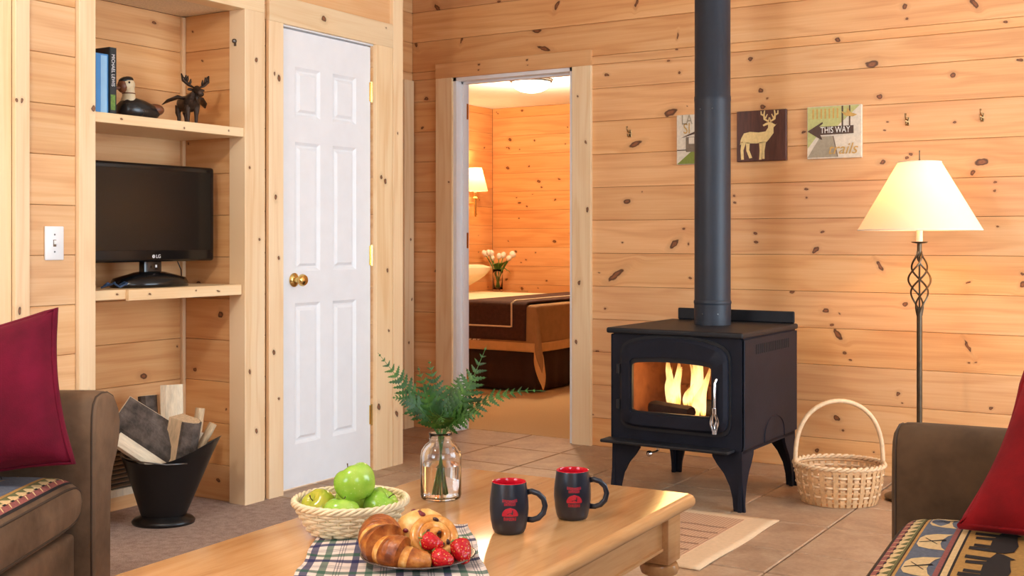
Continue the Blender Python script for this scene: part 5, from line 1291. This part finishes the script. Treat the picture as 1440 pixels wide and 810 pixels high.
def frond(lab, foot, ctrl, tip, npin, ln, face, start=0.38, seed=0):
    npin = max(9, int(npin*0.82)); rr = random.Random(seed); F = thing('fern_frond', lab, 'fern frond', group='fern fronds in the jar')
    neck = Vector((foot[0]*-0.5, foot[1]*-0.5, 0.158)); P = [Vector((foot[0], foot[1], 0.012)), neck, Vector(ctrl), Vector(tip)]
    def C(t):
        if t < 0.32: return P[0].lerp(P[1], t/0.32)
        q = (t-0.32)/0.68; return P[1]*(1-q)**2+P[2]*2*q*(1-q)+P[3]*q*q
    pts = [JM @ C(i/24) for i in range(25)]
    MB().tube(pts, [0.0019*(1-0.75*i/24) for i in range(25)], 6).build('stalk', 'stem_green', F, smooth='all')
    b = MB(); fv = Vector(face).normalized()
    for i in range(npin):
        q = (i+0.5)/npin; t = start+(1-start)*q
        p = C(t); tg = (C(min(1, t+0.02))-C(t-0.02)).normalized(); nv = (fv-tg*fv.dot(tg)).normalized(); sd = tg.cross(nv).normalized()
        prof = (math.sin(PI*min(1, 0.25+0.75*q))**0.8*0.8+0.2*(1-q))*(1-0.55*q)
        for s_ in (-1, 1):
            L = 1.22*ln*prof*rr.uniform(0.85, 1.15); ax = (sd*s_*math.cos(R(32))+tg*math.sin(R(32))+nv*rr.uniform(-0.12, 0.18)).normalized(); wd = ax.cross(nv).normalized(); W = max(L*0.27, 0.0036)
            NL = 5; top = []; bot = []; mid = []
            for j in range(NL+1):
                u = j/NL; w = W*(1-u)**0.7*(1 if j else 0.5); bend = nv*(-0.15*L*u*u); c_ = p+ax*(L*u)+bend
                mid.append(c_+nv*0.0006)
                top.append(c_+wd*w); bot.append(c_-wd*w)
                if j < NL:
                    u2 = (j+0.42)/NL; c2 = p+ax*(L*u2)+nv*(-0.15*L*u2*u2); w2 = W*(1-u2)**0.7*0.42; top.append(c2+wd*w2); bot.append(c2-wd*w2); mid.append(c2+nv*0.0006)
            vs = [JM @ x for x in top+mid+bot]; n = len(top)
            b.add(vs, [(k, k+1, n+k+1, n+k) for k in range(n-1)]+[(n+k, n+k+1, 2*n+k+1, 2*n+k) for k in range(n-1)])
    o = b.build('leaflets', 'leaf_fern', F, smooth='all'); o['kind'] = 'stuff'; return F
FR = [('long fern frond arching out toward the white closet door', (0.012, 0.004), (-0.075, -0.02, 0.27), (-0.155, -0.03, 0.368), 13, 0.040, (0.5, -0.8, 0.3), .56),
      ('short fern frond drooping over the apple-basket side of the jar', (0.010, -0.008), (-0.06, -0.05, 0.27), (-0.115, -0.07, 0.262), 14, 0.045, (0.2, -0.8, 0.5), .44),
      ('upright fern frond in the middle of the bunch', (0.004, 0.010), (-0.01, 0.02, 0.25), (-0.032, 0.03, 0.345), 13, 0.055, (0.4, -0.9, 0.1), .42),
      ('tall fern frond pointing to the bedroom doorway', (-0.012, 0.0), (0.065, 0.0, 0.26), (0.115, 0.02, 0.382), 13, 0.052, (-0.3, -0.9, 0.2), .46),
      ('fern frond stretching out toward the bed and stove side', (-0.016, -0.006), (0.11, -0.02, 0.285), (0.262, -0.02, 0.272), 15, 0.038, (-0.1, -0.6, 0.8), .46),
      ('fern frond fanning low on the mug side of the bunch', (-0.010, -0.012), (0.06, -0.06, 0.24), (0.110, -0.07, 0.215), 12, 0.040, (0.0, -0.8, 0.6), .40),
      ('fern frond hanging in front of the jar neck', (0.0, -0.014), (0.0, -0.06, 0.24), (0.010, -0.095, 0.205), 11, 0.045, (0.0, -1.0, 0.2), .38),
      ('fern frond leaning back behind the jar', (-0.006, 0.014), (0.03, 0.06, 0.26), (0.045, 0.10, 0.30), 13, 0.050, (-0.2, -0.9, 0.3), .42),
      ('bushy fern frond filling the bunch between the tall ones', (0.008, -0.004), (-0.03, -0.03, 0.24), (-0.055, -0.03, 0.335), 13, 0.052, (0.3, -0.9, 0.3), .40),
      ('small fern frond between the tall and the far-reaching frond', (-0.006, -0.006), (0.05, -0.03, 0.25), (0.095, -0.03, 0.325), 13, 0.045, (-0.2, -0.9, 0.4), .42)]
for i, a in enumerate(FR): frond(*a, seed=i)

# ================================================================== FLOOR BASKET, MAT
bd = 4.92; bp = rd((1180-720)/F_PX*bd, bd)
bk = thing('handled_basket', 'empty round splint basket with a tall hoop handle beside the stove', 'basket', (bp.x, bp.y, 0.0), YAW)
BH = 0.158
def brad(q): return 0.152+0.030*q+0.006*math.sin(PI*q)
EYK = 0.88
nst = 40
for j in range(7):
    q = (j+0.8)/7.5; m = nst*4; pts = []
    for i in range(m):
        a = 2*PI*i/m; r_ = brad(q)+(0.0045 if j in (1, 3, 5) else 0.001)*math.cos(nst*a/2+PI*j); pts.append((r_*math.cos(a), r_*math.sin(a)*EYK, 0.004+q*BH))
    MB().tube(pts, 0.0034, 6, True, flat=1.5).build('woven_strand', 'splint_pale' if j in (1, 3, 5) else 'splint', bk, smooth='all')
b = MB()
for i in range(nst):
    a = 2*PI*(i+0.0)/nst; da = 0.055
    for sg in (0,):
        vs = []
        for k in range(13):
            q = k/12; r_ = brad(q)+0.0035-(0.006*math.exp(-((q*7.5-0.8-1)*2.2)**2)+0.006*math.exp(-((q*7.5-0.8-3)*2.2)**2)+0.006*math.exp(-((q*7.5-0.8-5)*2.2)**2))*(1 if i % 2 else 0)
            for e in (-da, da): vs.append((r_*math.cos(a+e), r_*math.sin(a+e)*EYK, 0.003+q*(BH)))
        b.add(vs, [(2*k, 2*k+1, 2*k+3, 2*k+2) for k in range(12)])
o = b.build('stakes', 'splint', bk); solidify(o, 0.0018, 0); o['kind'] = 'stuff'
MB().lathe([(0.0, 0.0), (0.150, 0.0), (0.154, 0.006), (0.0, 0.007)], 40, Matrix.Diagonal((1, EYK, 1, 1)), False, False).build('bottom', 'splint', bk)
for k in range(2):
    m = 120; MB().tube([((0.184+0.006*math.cos(20*2*PI*i/m+k*PI))*math.cos(2*PI*i/m), (0.184+0.006*math.cos(20*2*PI*i/m+k*PI))*math.sin(2*PI*i/m)*EYK, BH+0.004+0.006*math.sin(20*2*PI*i/m+k*PI)) for i in range(m)], 0.006, 6, True).build('rim_strand', 'splint_pale', bk, smooth='all')
pts = []
for i in range(33):
    a = PI*i/32; x = 0.184*math.cos(a)*(1+0.02*math.sin(a)); z = 0.145+0.278*math.sin(a)**0.72; pts.append((x, 0, z))
MB().tube(pts, 0.0095, 8, flat=1.0).build('hoop_handle', 'splint_pale', bk, smooth='all')
mat_ = thing('floor_mat', 'tan woven floor mat with bordered centre in front of the stove', 'mat', (-1.93, 4.03, 0))
MX0, MX1, MY0, MY1 = -0.43, 0.41, -0.40, 0.40
b = MB(); b.grid(lambda u, v: (MX0+(MX1-MX0)*u, MY0+(MY1-MY0)*v, 0.006+0.003*math.sin(v*9)*max(0, u-0.85)*6), 24, 24); solidify(b.build('border', 'mat_tan', mat_, smooth='all', fix=False), 0.005, -1)
MB().box(MX0+0.10, MX1-0.115, MY0+0.09, MY1-0.07, 0.0062, 0.0080).build('woven_field', 'mat_weave', mat_)
for y in (0.16, 0.07, -0.02, -0.11, -0.2): MB().tube([(MX0+0.11+(MX1-MX0-0.235)*i/20, y+0.003*math.sin(i*1.3), 0.0085) for i in range(21)], 0.0035, 5).build('stripe', 'mat_line', mat_)

# ================================================================== NICHE: TELEVISION, BOOKS, CARVINGS, GRILLE
SHT = 0.9145
TX = -3.63; TYC = 3.188
tv_ = thing('television', 'small black flat-screen television on the lower niche shelf', 'television', (TX, TYC, SHT))
# local: +x front, y along the wall, z up
HW, Z0, Z1 = 0.312, 0.098, 0.484
b = MB(); b.rbox(-0.055, 0.0, -HW, HW, Z0, Z1, 0.012, 3); case = b.build('case', 'tv_black', tv_, smooth=True)
MB().rbox(-0.004, 0.0015, -HW+0.022, HW-0.022, Z0+0.045, Z1-0.022, 0.001, 1).build('screen', 'tv_screen', tv_)
t_ = text_mb('LG', 0.020, 0.0006); xf(t_, lambda p: (0.0008+p.z, p.x+0.012, Z0+0.021+p.y)); t_.build('brand_lettering', 'logo_white', case)
b = MB(); b.lathe([(0.0068, 0), (0.0068, 0.0006)], 20, Matrix.Translation((0.0006, -0.012, Z0+0.0215)) @ MX); lg = b.build('brand_disc', 'logo_white', case)
b = MB(); b.box(0.0014, 0.0018, -0.0135, -0.0123, Z0+0.0178, Z0+0.0252); b.box(0.0014, 0.0018, -0.0123, -0.0085, Z0+0.0205, Z0+0.0217); o = b.build('brand_mark', 'tv_black', lg); o['kind'] = 'stuff'
b = MB(); b.rbox(-0.05, -0.015, -0.045, 0.045, 0.010, Z0+0.01, 0.008, 2); b.build('stand_neck', 'tv_black', tv_, smooth=True)
b = MB(); b.lathe([(0.0, 0.0), (1.0, 0.0), (1.0, 0.008), (0.93, 0.018), (0.4, 0.030), (0.0, 0.034)], 40, Matrix.Translation((-0.035, 0.0, 0)) @ Matrix.Diagonal((0.105, 0.175, 1.9, 1)), False, False); b.build('stand_base', 'tv_black', tv_, smooth='all')
b = MB(); b.box(0.0001, 0.002, -0.004, 0.004, Z0-0.022, Z0-0.012); b.build('badge', 'logo_white', tv_)
c1 = MB().tube([(-3.60+0.02*math.sin(i*1.1), 2.90+0.012*i+0.02*math.sin(i*1.7), SHT+0.006+0.018*abs(math.sin(i*0.9))) for i in range(12)], 0.004, 6).build('power_cord', 'cord_blue', smooth='all'); tag(c1, 'loose blue cord bunched under the television', 'cord')
c2 = MB().tube([(-3.70, 3.36, SHT+0.10), (-3.72, 3.40, SHT+0.06), (-3.74, 3.42, SHT+0.02), (-3.78, 3.46, SHT+0.006), (-3.82, 3.50, SHT+0.005)], 0.0025, 6).build('aerial_wire', 'cord_black', smooth='all'); tag(c2, 'thin black wire hanging behind the television', 'cord')
SU = 1.5625
def book(lab, y0, w, h, dp, cov, x1, spine=None):
    B = thing('book', lab, 'book', (x1, y0, SU), 0, 'books on the upper shelf')
    b = MB(); b.box(-dp, 0, 0, 0.003, 0, h); b.box(-dp, 0, w-0.003, w, 0, h); b.rbox(-0.004, 0.0, 0, w, 0, h, 0.0015, 1); b.build('cover', cov, B)
    MB().box(-dp+0.004, -0.004, 0.003, w-0.003, 0.004, h-0.004).build('pages', 'paper', B); return B
XB = -3.55
book('navy book at the end of the shelf row', 2.80, 0.033, 0.212, 0.15, 'book_navy', XB-0.01)
B2 = book('light blue book between the navy and the black one', 2.835, 0.058, 0.222, 0.15, 'book_blue', XB)
MB().box(0.0001, 0.0006, 0.024, 0.052, 0.006, 0.216).build('spine_panel', 'book_pale', B2)
B3 = book('tall black book with white spine lettering beside the duck', 2.895, 0.031, 0.250, 0.16, 'book_black', XB+0.005)
t_ = text_mb('MICHAEL LEWIS', 0.021, 0.0005, sx=0.8); xf(t_, lambda p: (0.0006+p.z, 0.0155+p.y, 0.165-p.x)); t_.build('spine_lettering', 'logo_white', B3)
MB().box(0.0001, 0.0006, 0.005, 0.026, 0.018, 0.075).build('spine_picture', 'book_green', B3)
# duck decoy (head toward the books)
dk = thing('duck_decoy', 'carved wooden duck decoy with black body and cream face', 'decoy', (-3.69, 3.158, SU), R(-6)); dk.scale = (1.12, 1.06, 1.12)
def ell(b, c, rx, ry, rz, m=None, n=18):
    prof = [(math.sin(PI*i/12), -math.cos(PI*i/12)) for i in range(1, 12)]
    mm = Matrix.Translation(c) @ (m or Matrix.Identity(4)) @ Matrix.Diagonal((rx, ry, rz, 1)); b.lathe(prof, n, mm); return b
b = MB(); vs = []
st = [(-0.092, 0.004, .030), (-0.086, 0.030, .038), (-0.066, 0.046, .042), (-0.03, 0.054, .042), (0.01, 0.052, .038), (0.045, 0.042, .036), (0.072, 0.028, .042), (0.095, 0.012, .052), (0.105, 0.003, .056)]
n = 18
for (y, r_, zc) in st:
    for k in range(n):
        a = 2*PI*k/n; vs.append((r_*0.85*math.cos(a), y, max(0.001, zc+r_*0.82*math.sin(a))))
b.add(vs, [(i*n+k, i*n+(k+1) % n, (i+1)*n+(k+1) % n, (i+1)*n+k) for i in range(len(st)-1) for k in range(n)]+[tuple(range(n)), tuple(range((len(st)-1)*n, len(st)*n))]); b.build('body', 'duck_black', dk, smooth='all')
b = MB(); ell(b, (0, 0.066, 0.050), 0.032, 0.036, 0.022); b.build('wing_tips', 'duck_brown', dk, smooth='all')
MB().tube([(0, -0.048, 0.055), (0, -0.046, 0.085), (0, -0.046, 0.105), (0, -0.050, 0.122)], [0.034, 0.024, 0.021, 0.022], 16).build('neck', 'duck_cream', dk, smooth='all')
b = MB(); ell(b, (0, -0.054, 0.128), 0.024, 0.031, 0.026); hd_ = b.build('head', 'duck_cream', dk, smooth='all')
b = MB(); ell(b, (0, -0.058, 0.143), 0.020, 0.030, 0.014, Matrix.Rotation(R(14), 4, 'X')); b.build('crown', 'duck_black', hd_, smooth='all')
b = MB(); ell(b, (0, -0.073, 0.122), 0.0205, 0.018, 0.024); b.build('cheek', 'duck_brown', hd_, smooth='all')
b = MB(); ell(b, (0, -0.096, 0.113), 0.010, 0.022, 0.006, Matrix.Rotation(R(12), 4, 'X')); b.build('bill', 'duck_brown', hd_, smooth='all')
for sx in (-1, 1):
    b = MB(); ell(b, (sx*0.0225, -0.060, 0.134), 0.003, 0.004, 0.004); b.build('eye', 'duck_black', hd_)
MB().tube([(0.022*math.cos(2*PI*i/20), -0.046+0.022*math.sin(2*PI*i/20), 0.098) for i in range(20)], 0.0022, 6, True).build('neck_ring', 'duck_brown', dk, smooth='all')
# winged moose figure, facing out of the niche
MOS = 1.0
mo = thing('moose_figurine', 'dark bronze winged moose figurine with antlers on the upper shelf', 'figurine', (-3.64, 3.365, SU), R(-16))
b = MB(); vs = []; n = 14    # local +x forward
st = [(-0.062, .010, .100), (-0.056, .026, .096), (-0.030, .033, .092), (0.0, .032, .090), (0.026, .036, .094), (0.046, .032, .104), (0.058, .022, .118), (0.070, .017, .134)]
for (x, r_, zc) in st:
    for k in range(n):
        a = 2*PI*k/n; vs.append((x, r_*0.95*math.cos(a), zc+r_*1.05*math.sin(a)))
b.add(vs, [(i*n+k, i*n+(k+1) % n, (i+1)*n+(k+1) % n, (i+1)*n+k) for i in range(len(st)-1) for k in range(n)]+[tuple(range(n)), tuple(range((len(st)-1)*n, len(st)*n))]); b.build('body', 'bronze_cast', mo, smooth='all')
for (x, y, kx) in ((0.036, 0.016, 0.004), (0.030, -0.016, -0.004), (-0.046, 0.015, -0.012), (-0.050, -0.015, -0.012)):
    MB().tube([(x, y, 0.085), (x+kx, y, 0.058), (x+kx*0.2, y, 0.040), (x, y, 0.010), (x+0.003, y, 0.0)], [0.017, 0.011, 0.008, 0.006, 0.009], 10).build('leg', 'bronze_cast', mo, smooth='all')
b = MB(); b.tube([(0.058, 0, 0.136), (0.074, 0, 0.142), (0.096, 0, 0.130), (0.112, 0, 0.118)], [0.014, 0.017, 0.013, 0.011], 12); mh = b.build('head', 'bronze_cast', mo, smooth='all')
b = MB(); b.tube([(0.07, 0, 0.122), (0.072, 0, 0.104), (0.070, 0, 0.09)], [0.008, 0.005, 0.002], 8); b.build('dewlap', 'bronze_cast', mh, smooth='all')
for sy in (-1, 1):
    b = MB()
    b.tube([(0.070, sy*0.012, 0.150), (0.066, sy*0.032, 0.160), (0.060, sy*0.052, 0.178), (0.058, sy*0.060, 0.204)], [0.006, 0.010, 0.013, 0.004], 8, flat=0.6)
    for (q, dz) in ((0.030, 0.024), (0.042, 0.026), (0.050, 0.022)): b.tube([(0.064, sy*q, 0.160+(q-0.03)*0.8), (0.070, sy*(q-0.004), 0.172+(q-0.03)*0.8), (0.072, sy*(q-0.004), 0.160+dz+(q-0.03)*0.8)], [0.006, 0.005, 0.002], 6)
    b.build('antler', 'bronze_cast', mh, smooth='all')
    b = MB(); ell(b, (0.066, sy*0.024, 0.142), 0.004, 0.014, 0.006); b.build('ear', 'bronze_cast', mh, smooth='all')
    b = MB(); wp = [Vector((0.020, sy*0.022, 0.108)), Vector((0.0, sy*0.055, 0.118)), Vector((-0.030, sy*0.088, 0.092)), Vector((-0.050, sy*0.108, 0.080))]
    b.tube([wp[0], wp[1]*0.75+wp[0]*0.25, wp[2]*0.7+wp[1]*0.3, wp[3]*0.85+wp[0]*0.15], [0.012, 0.020, 0.016, 0.003], 10, flat=0.4); b.build('wing', 'bronze_cast', mo, smooth='all')
MB().tube([(-0.060, 0, 0.108), (-0.070, 0, 0.104), (-0.073, 0, 0.092)], [0.006, 0.005, 0.002], 8).build('tail', 'bronze_cast', mo, smooth='all')
# metal catch on the niche post, switch plate
cpos = at_y(331, 58, NY1)
ct = thing('cabinet_catch', 'small round metal catch on the niche post', 'catch', (cpos.x, NY1-0.0005, cpos.z))
MB().lathe([(0.009, 0), (0.010, 0.004), (0.008, 0.012), (0.004, 0.015)], 16, Matrix.Rotation(R(90), 4, 'X')).build('button', 'dull_metal', ct, smooth=True)
MB().box(-0.006, 0.006, -0.002, 0, -0.02, 0.0).build('back_plate', 'dull_metal', ct)
swp = at_x(75, 342, LW); sw = thing('light_switch', 'white wall switch plate on the boards beside the niche', 'switch', (LW+0.0005, swp.y, swp.z))
b = MB(); b.rbox(0, 0.007, -0.038, 0.038, -0.059, 0.059, 0.003, 2); b.build('plate', 'switch_white', sw, smooth=True)
MB().box(0.006, 0.0078, -0.006, 0.006, -0.012, 0.012).build('slot', 'grille', sw)
b = MB(); b.rbox(0.007, 0.018, -0.0045, 0.0045, -0.004, 0.010, 0.0015, 1); b.build('toggle', 'switch_white', sw)
for z in (-0.030, 0.030): MB().lathe([(0.0035, 0.0068), (0.003, 0.0082)], 10, Matrix.Translation((0, 0, z)) @ MX).build('screw', 'dull_metal', sw)
# air grille low in the niche
gr = thing('air_grille', 'louvred air grille low on the niche back wall behind the scuttle', 'grille', (NB+0.001, 3.10, 0.09))
b = MB(); b.box(0, 0.004, -0.25, 0.25, 0.0, 0.21); b.build('back', 'grille_dark', gr)
b = MB(); b.box(0, 0.02, -0.25, 0.25, -0.03, 0.0); b.box(0, 0.016, -0.25, 0.25, 0.21, 0.225); b.build('frame', 'cut_pale', gr)
for i in range(11):
    z = 0.006+i*0.0185; MB().add([(0.004, -0.248, z+0.008), (0.016, -0.248, z), (0.016, 0.248, z), (0.004, 0.248, z+0.008), (0.004, -0.248, z+0.011), (0.016, -0.248, z+0.004), (0.016, 0.248, z+0.004), (0.004, 0.248, z+0.011)], [(0, 1, 2, 3), (4, 7, 6, 5), (0, 4, 5, 1), (2, 6, 7, 3), (1, 5, 6, 2), (0, 3, 7, 4)]).build('slat', 'grille', gr)
# ---- coal scuttle with firewood
sd_ = 4.555; spx = rd((230-720)/F_PX*sd_, sd_)
scu = thing('coal_scuttle', 'black metal coal scuttle full of split firewood', 'scuttle', (spx.x, spx.y, 0), YAW)
def sfn(p, a):
    q = max(0, min(1, (p.z-0.03)/0.22)); c_ = math.cos(a); f = max(0, c_)
    return Vector((p.x*(1+0.36*q*f*f), p.y*0.82, p.z+0.085*q*q*(f**2.2)+0.02*q*max(0, -c_)**3))
prof = [(0.085, 0.028), (0.092, 0.05), (0.118, 0.13), (0.146, 0.21), (0.163, 0.250), (0.166, 0.252), (0.160, 0.250), (0.140, 0.205), (0.112, 0.13), (0.088, 0.055), (0.0, 0.045)]
MB().lathe(prof, 44, None, False, False, sfn).build('bucket', 'scuttle_black', scu, smooth='all')
MB().lathe([(0.0, 0.0), (0.118, 0.0), (0.121, 0.010), (0.112, 0.020), (0.092, 0.026), (0.085, 0.034), (0.0, 0.034)], 40, Matrix.Diagonal((1, .85, 1, 1)), False, False).build('foot_ring', 'scuttle_black', scu, smooth='all')
MB().tube([(-0.150, -0.03, 0.262), (-0.12, -0.09, 0.266), (-0.04, -0.145, 0.262), (0.05, -0.135, 0.250), (0.12, -0.10, 0.248)], 0.003, 6).build('bail', 'dull_metal', scu, smooth='all')
def split_log(lab, a, c, w, h, nrm, mat='cut_wood', bark=True):
    """split billet between two measured points; the bark side looks along nrm (right, depth, up)"""
    p, q = at_d(a[0], a[1], a[2]), at_d(c[0], c[1], c[2]); dv = q-p; L = dv.length
    lg_ = thing('firewood', lab, 'firewood', group='split firewood in the scuttle')
    zx = dv.normalized(); N = RGT*nrm[0]+FWD*nrm[1]+UP*nrm[2]; yx = (N-zx*N.dot(zx)).normalized(); xx_ = yx.cross(zx)
    m = Matrix.Translation(p) @ Matrix((xx_, yx, zx)).transposed().to_4x4(); lg_.matrix_world = m
    sec = [(-w/2, -h/2), (w/2, -h/2*0.9), (w/2*0.96, h*0.15), (w*0.25, h*0.42), (0, h*0.5), (-w*0.25, h*0.43), (-w/2*0.97, h*0.18)]
    MB().prism(sec, 0, L).build('wood', mat, lg_)
    if bark:
        o_ = [(w/2*1.02, h*0.10), (w/2*0.99, h*0.20), (w*0.26, h*0.47), (0, h*0.56), (-w*0.26, h*0.48), (-w/2*0.99, h*0.23), (-w/2*1.02, h*0.13)]
        i_ = [(w/2*0.9, h*0.08), (w*0.22, h*0.38), (0, h*0.45), (-w*0.22, h*0.38), (-w/2*0.9, h*0.1)]
        MB().prism(o_+list(reversed(i_)), 0.002, L-0.002).build('bark', 'bark', lg_)
    return lg_
split_log('large bark-faced log slanting across the scuttle', (166, 581, 4.50), (252, 634, 4.56), 0.150, 0.06, (-0.1, -1, 0.3), 'cut_pale')
split_log('pale split board standing upright behind the bark-faced log', (243, 665, 4.64), (241, 541, 4.68), 0.088, 0.026, (0.2, -1, 0), 'cut_pale', False)
split_log('thick squarish billet standing at the scuttle front', (250, 668, 4.56), (263, 589, 4.54), 0.085, 0.115, (1, -0.45, 0), 'cut_wood')
split_log('thin pointed stick at the spout side of the scuttle', (268, 656, 4.57), (300, 596, 4.59), 0.028, 0.030, (0.5, -1, 0), 'cut_wood', False)
split_log('short stick peeking up behind the squarish billet', (272, 650, 4.66), (282, 574, 4.68), 0.034, 0.034, (0.5, -1, 0), 'cut_wood', False)
split_log('pale billet lying low under the bark-faced log', (164, 616, 4.45), (230, 660, 4.50), 0.055, 0.034, (0, -0.7, 0.7), 'cut_pale', False)
split_log('dark-barked log at the very back of the scuttle', (214, 660, 4.66), (208, 556, 4.70), 0.075, 0.060, (0, -1, 0.1), 'cut_wood')
split_log('little pale sliver leaning inside the scuttle rim', (276, 640, 4.62), (282, 608, 4.64), 0.040, 0.020, (0.3, -1, 0), 'cut_pale', False)

# ================================================================== WALL PICTURES AND HOOKS
AF = BW-0.022       # picture face plane
def canvas(lab, px0, px1, py0, py1, base):
    a = at_y(px0, (py0+py1)/2, AF); c = at_y(px1, (py0+py1)/2, AF); zt = at_y((px0+px1)/2, py0, AF).z; zb = at_y((px0+px1)/2, py1, AF).z
    W, H = c.x-a.x, zt-zb
    C = thing('wall_picture', lab, 'picture', ((a.x+c.x)/2, AF, (zt+zb)/2), 0, 'small square pictures on the back wall')
    b = MB(); b.rbox(-W/2, W/2, 0, 0.021, -H/2, H/2, 0.002, 1); b.build('panel', base, C)
    def P(name, mat, polys, lay=1):
        m = MB()
        for pts in polys:
            n = len(pts); m.add([(x*W/2, -0.0006*lay, z*H/2) for x, z in pts], [tuple(range(n))])
        o = m.build(name, mat, C)
        if len(polys) > 1: o['kind'] = 'stuff'
        return o
    def T(body, mat, x, z, size, shear=0, sx=1.0, lay=3):
        t = text_mb(body, size*H, 0.0004, shear, sx); xf(t, lambda p: (x*W/2+p.x, -0.0006*lay-p.z, z*H/2+p.y)); return t.build('lettering', mat, C)
    return C, P, T, W, H
def rect(x0, x1, z0, z1): return [(x0, z0), (x1, z0), (x1, z1), (x0, z1)]
# cabin picture, half behind the pipe
C, P, T, W, H = canvas('cream picture with a cabin scene, half hidden behind the stove pipe', 951.5, 1022, 160, 230.5, 'art_cream')
P('meadow', 'art_olive', [[(-0.98, -0.98), (0.98, -0.98), (0.98, -0.35), (0.3, -0.42), (-0.4, -0.48)]]); P('cabin_wall', 'art_taupe', [rect(-0.62, 0.6, -0.50, 0.10)], 2); P('cabin_roof', 'art_brown', [[(-0.82, 0.06), (-0.7, 0.12), (0.0, 0.42), (0.8, 0.06), (0.75, 0.02), (0.0, 0.28)]], 3)
P('cabin_window', 'art_cream', [rect(-0.50, -0.28, -0.18, 0.08)], 3); P('shore_line', 'art_brown', [rect(-0.98, -0.6, -0.44, -0.40)], 2)
T('LA', 'art_grey', -0.58, 0.78, 0.28, 0, 0.75); T('SI', 'art_gold', -0.58, 0.42, 0.30, 0, 0.75)
# deer picture
C, P, T, W, H = canvas('dark brown wooden picture of a golden stag', 1036, 1105.5, 155, 226.5, 'walnut')
deer = [[(-0.80, -0.05), (-0.70, 0.12), (-0.45, 0.17), (-0.1, 0.13), (0.18, 0.16), (0.28, 0.30), (0.28, 0.42), (0.10, 0.36), (0.06, 0.42), (0.22, 0.50), (0.32, 0.52), (0.42, 0.50), (0.58, 0.40), (0.64, 0.44), (0.50, 0.30), (0.50, 0.08), (0.36, -0.10), (0.22, -0.26), (-0.20, -0.30), (-0.55, -0.28), (-0.74, -0.22), (-0.86, -0.34), (-0.84, -0.16)],
        [(-0.80, -0.20), (-0.62, -0.26), (-0.72, -0.55), (-0.70, -0.92), (-0.82, -0.92), (-0.84, -0.55)], [(-0.62, -0.24), (-0.46, -0.26), (-0.48, -0.55), (-0.36, -0.86), (-0.48, -0.88), (-0.60, -0.58)], [(-0.08, -0.26), (0.06, -0.26), (0.04, -0.6), (0.02, -0.94), (-0.08, -0.94), (-0.06, -0.6)], [(0.06, -0.25), (0.20, -0.25), (0.14, -0.6), (0.14, -0.92), (0.04, -0.92), (0.05, -0.6)]]
P('stag', 'deer_gold', deer)
def ant(sx): 
    f = lambda pts: [(0.34+sx*x, z) for x, z in pts]
    return [f([(0.02, 0.50), (0.10, 0.54), (0.24, 0.62), (0.26, 0.80), (0.22, 0.98), (0.17, 0.98), (0.19, 0.80), (0.16, 0.66), (0.04, 0.58)]), f([(0.22, 0.74), (0.36, 0.82), (0.36, 0.96), (0.32, 0.96), (0.31, 0.86), (0.22, 0.82)]), f([(0.18, 0.70), (0.10, 0.84), (0.07, 0.82), (0.14, 0.66)]), f([(0.06, 0.56), (0.03, 0.70), (0.0, 0.70), (0.02, 0.54)])]
P('antlers', 'deer_gold', ant(-1)+ant(1), 2)
# trail sign picture
C, P, T, W, H = canvas('green and cream picture with an arrow sign reading this way', 1135, 1211.5, 148.5, 222.5, 'art_cream')
P('green_wash', 'art_sage', [[(-0.98, -0.6), (-0.6, -0.1), (0.1, 0.2), (0.95, 0.98), (-0.98, 0.98)]]); P('path', 'art_grey', [[(-0.98, -0.95), (-0.5, -0.15), (-0.05, -0.15), (0.12, -0.95)]], 2)
P('path_edge', 'art_taupe', [[(-0.05, -0.15), (-0.01, -0.15), (0.16, -0.95), (0.12, -0.95)]], 3); P('post', 'art_brown', [rect(0.28, 0.34, 0.2, 0.98)], 2); P('post', 'art_brown', [rect(0.55, 0.60, 0.2, 0.98)], 2)
P('pale_letters', 'art_gold', [rect(-0.80+i*0.15, -0.74+i*0.15, 0.52, 0.90) for i in range(7)], 2); P('maple_leaf', 'art_gold', [[(0.25, 0.78), (0.45, 0.70), (0.5, 0.9), (0.6, 0.72), (0.85, 0.62), (0.7, 0.55), (0.5, 0.58), (0.4, 0.60)]], 3)
P('sign_arrow', 'art_brown', [[(-0.98, 0.06), (-0.42, 0.40), (-0.40, 0.34), (-0.55, 0.22), (0.72, 0.22), (0.72, -0.08), (-0.50, -0.10), (-0.42, -0.28), (-0.5, -0.26)]], 4)
T('THIS WAY', 'art_white', 0.05, 0.07, 0.17, 0, 0.72, 6); T('trails', 'art_gold', 0.30, -0.66, 0.30, 0.35, 0.95, 5)
def hook(px, py, lab):
    p = at_y(px, py, BW); h = thing('wall_hook', lab, 'hook', (p.x, BW-0.0005, p.z), 0, 'wall hooks on the back wall')
    b = MB(); b.rbox(-0.009, 0.009, -0.003, 0, -0.022, 0.016, 0.0012, 1); b.build('plate', 'hook_bronze', h)
    MB().tube([(0, -0.003, 0.004), (0, -0.022, 0.004), (0, -0.034, 0.014), (0, -0.036, 0.032)], [0.004, 0.004, 0.0035, 0.0045], 8).build('upper_prong', 'hook_bronze', h, smooth='all')
    MB().tube([(0, -0.003, -0.010), (0, -0.014, -0.020), (0, -0.024, -0.018), (0, -0.027, -0.006)], [0.004, 0.004, 0.0035, 0.0045], 8).build('lower_prong', 'hook_bronze', h, smooth='all')
hook(886, 187, 'bronze coat hook between the doorway and the stove pipe'); hook(1276, 170, 'bronze coat hook beside the arrow-sign picture'); hook(1381, 164, 'bronze coat hook farthest from the pictures above the lamp')
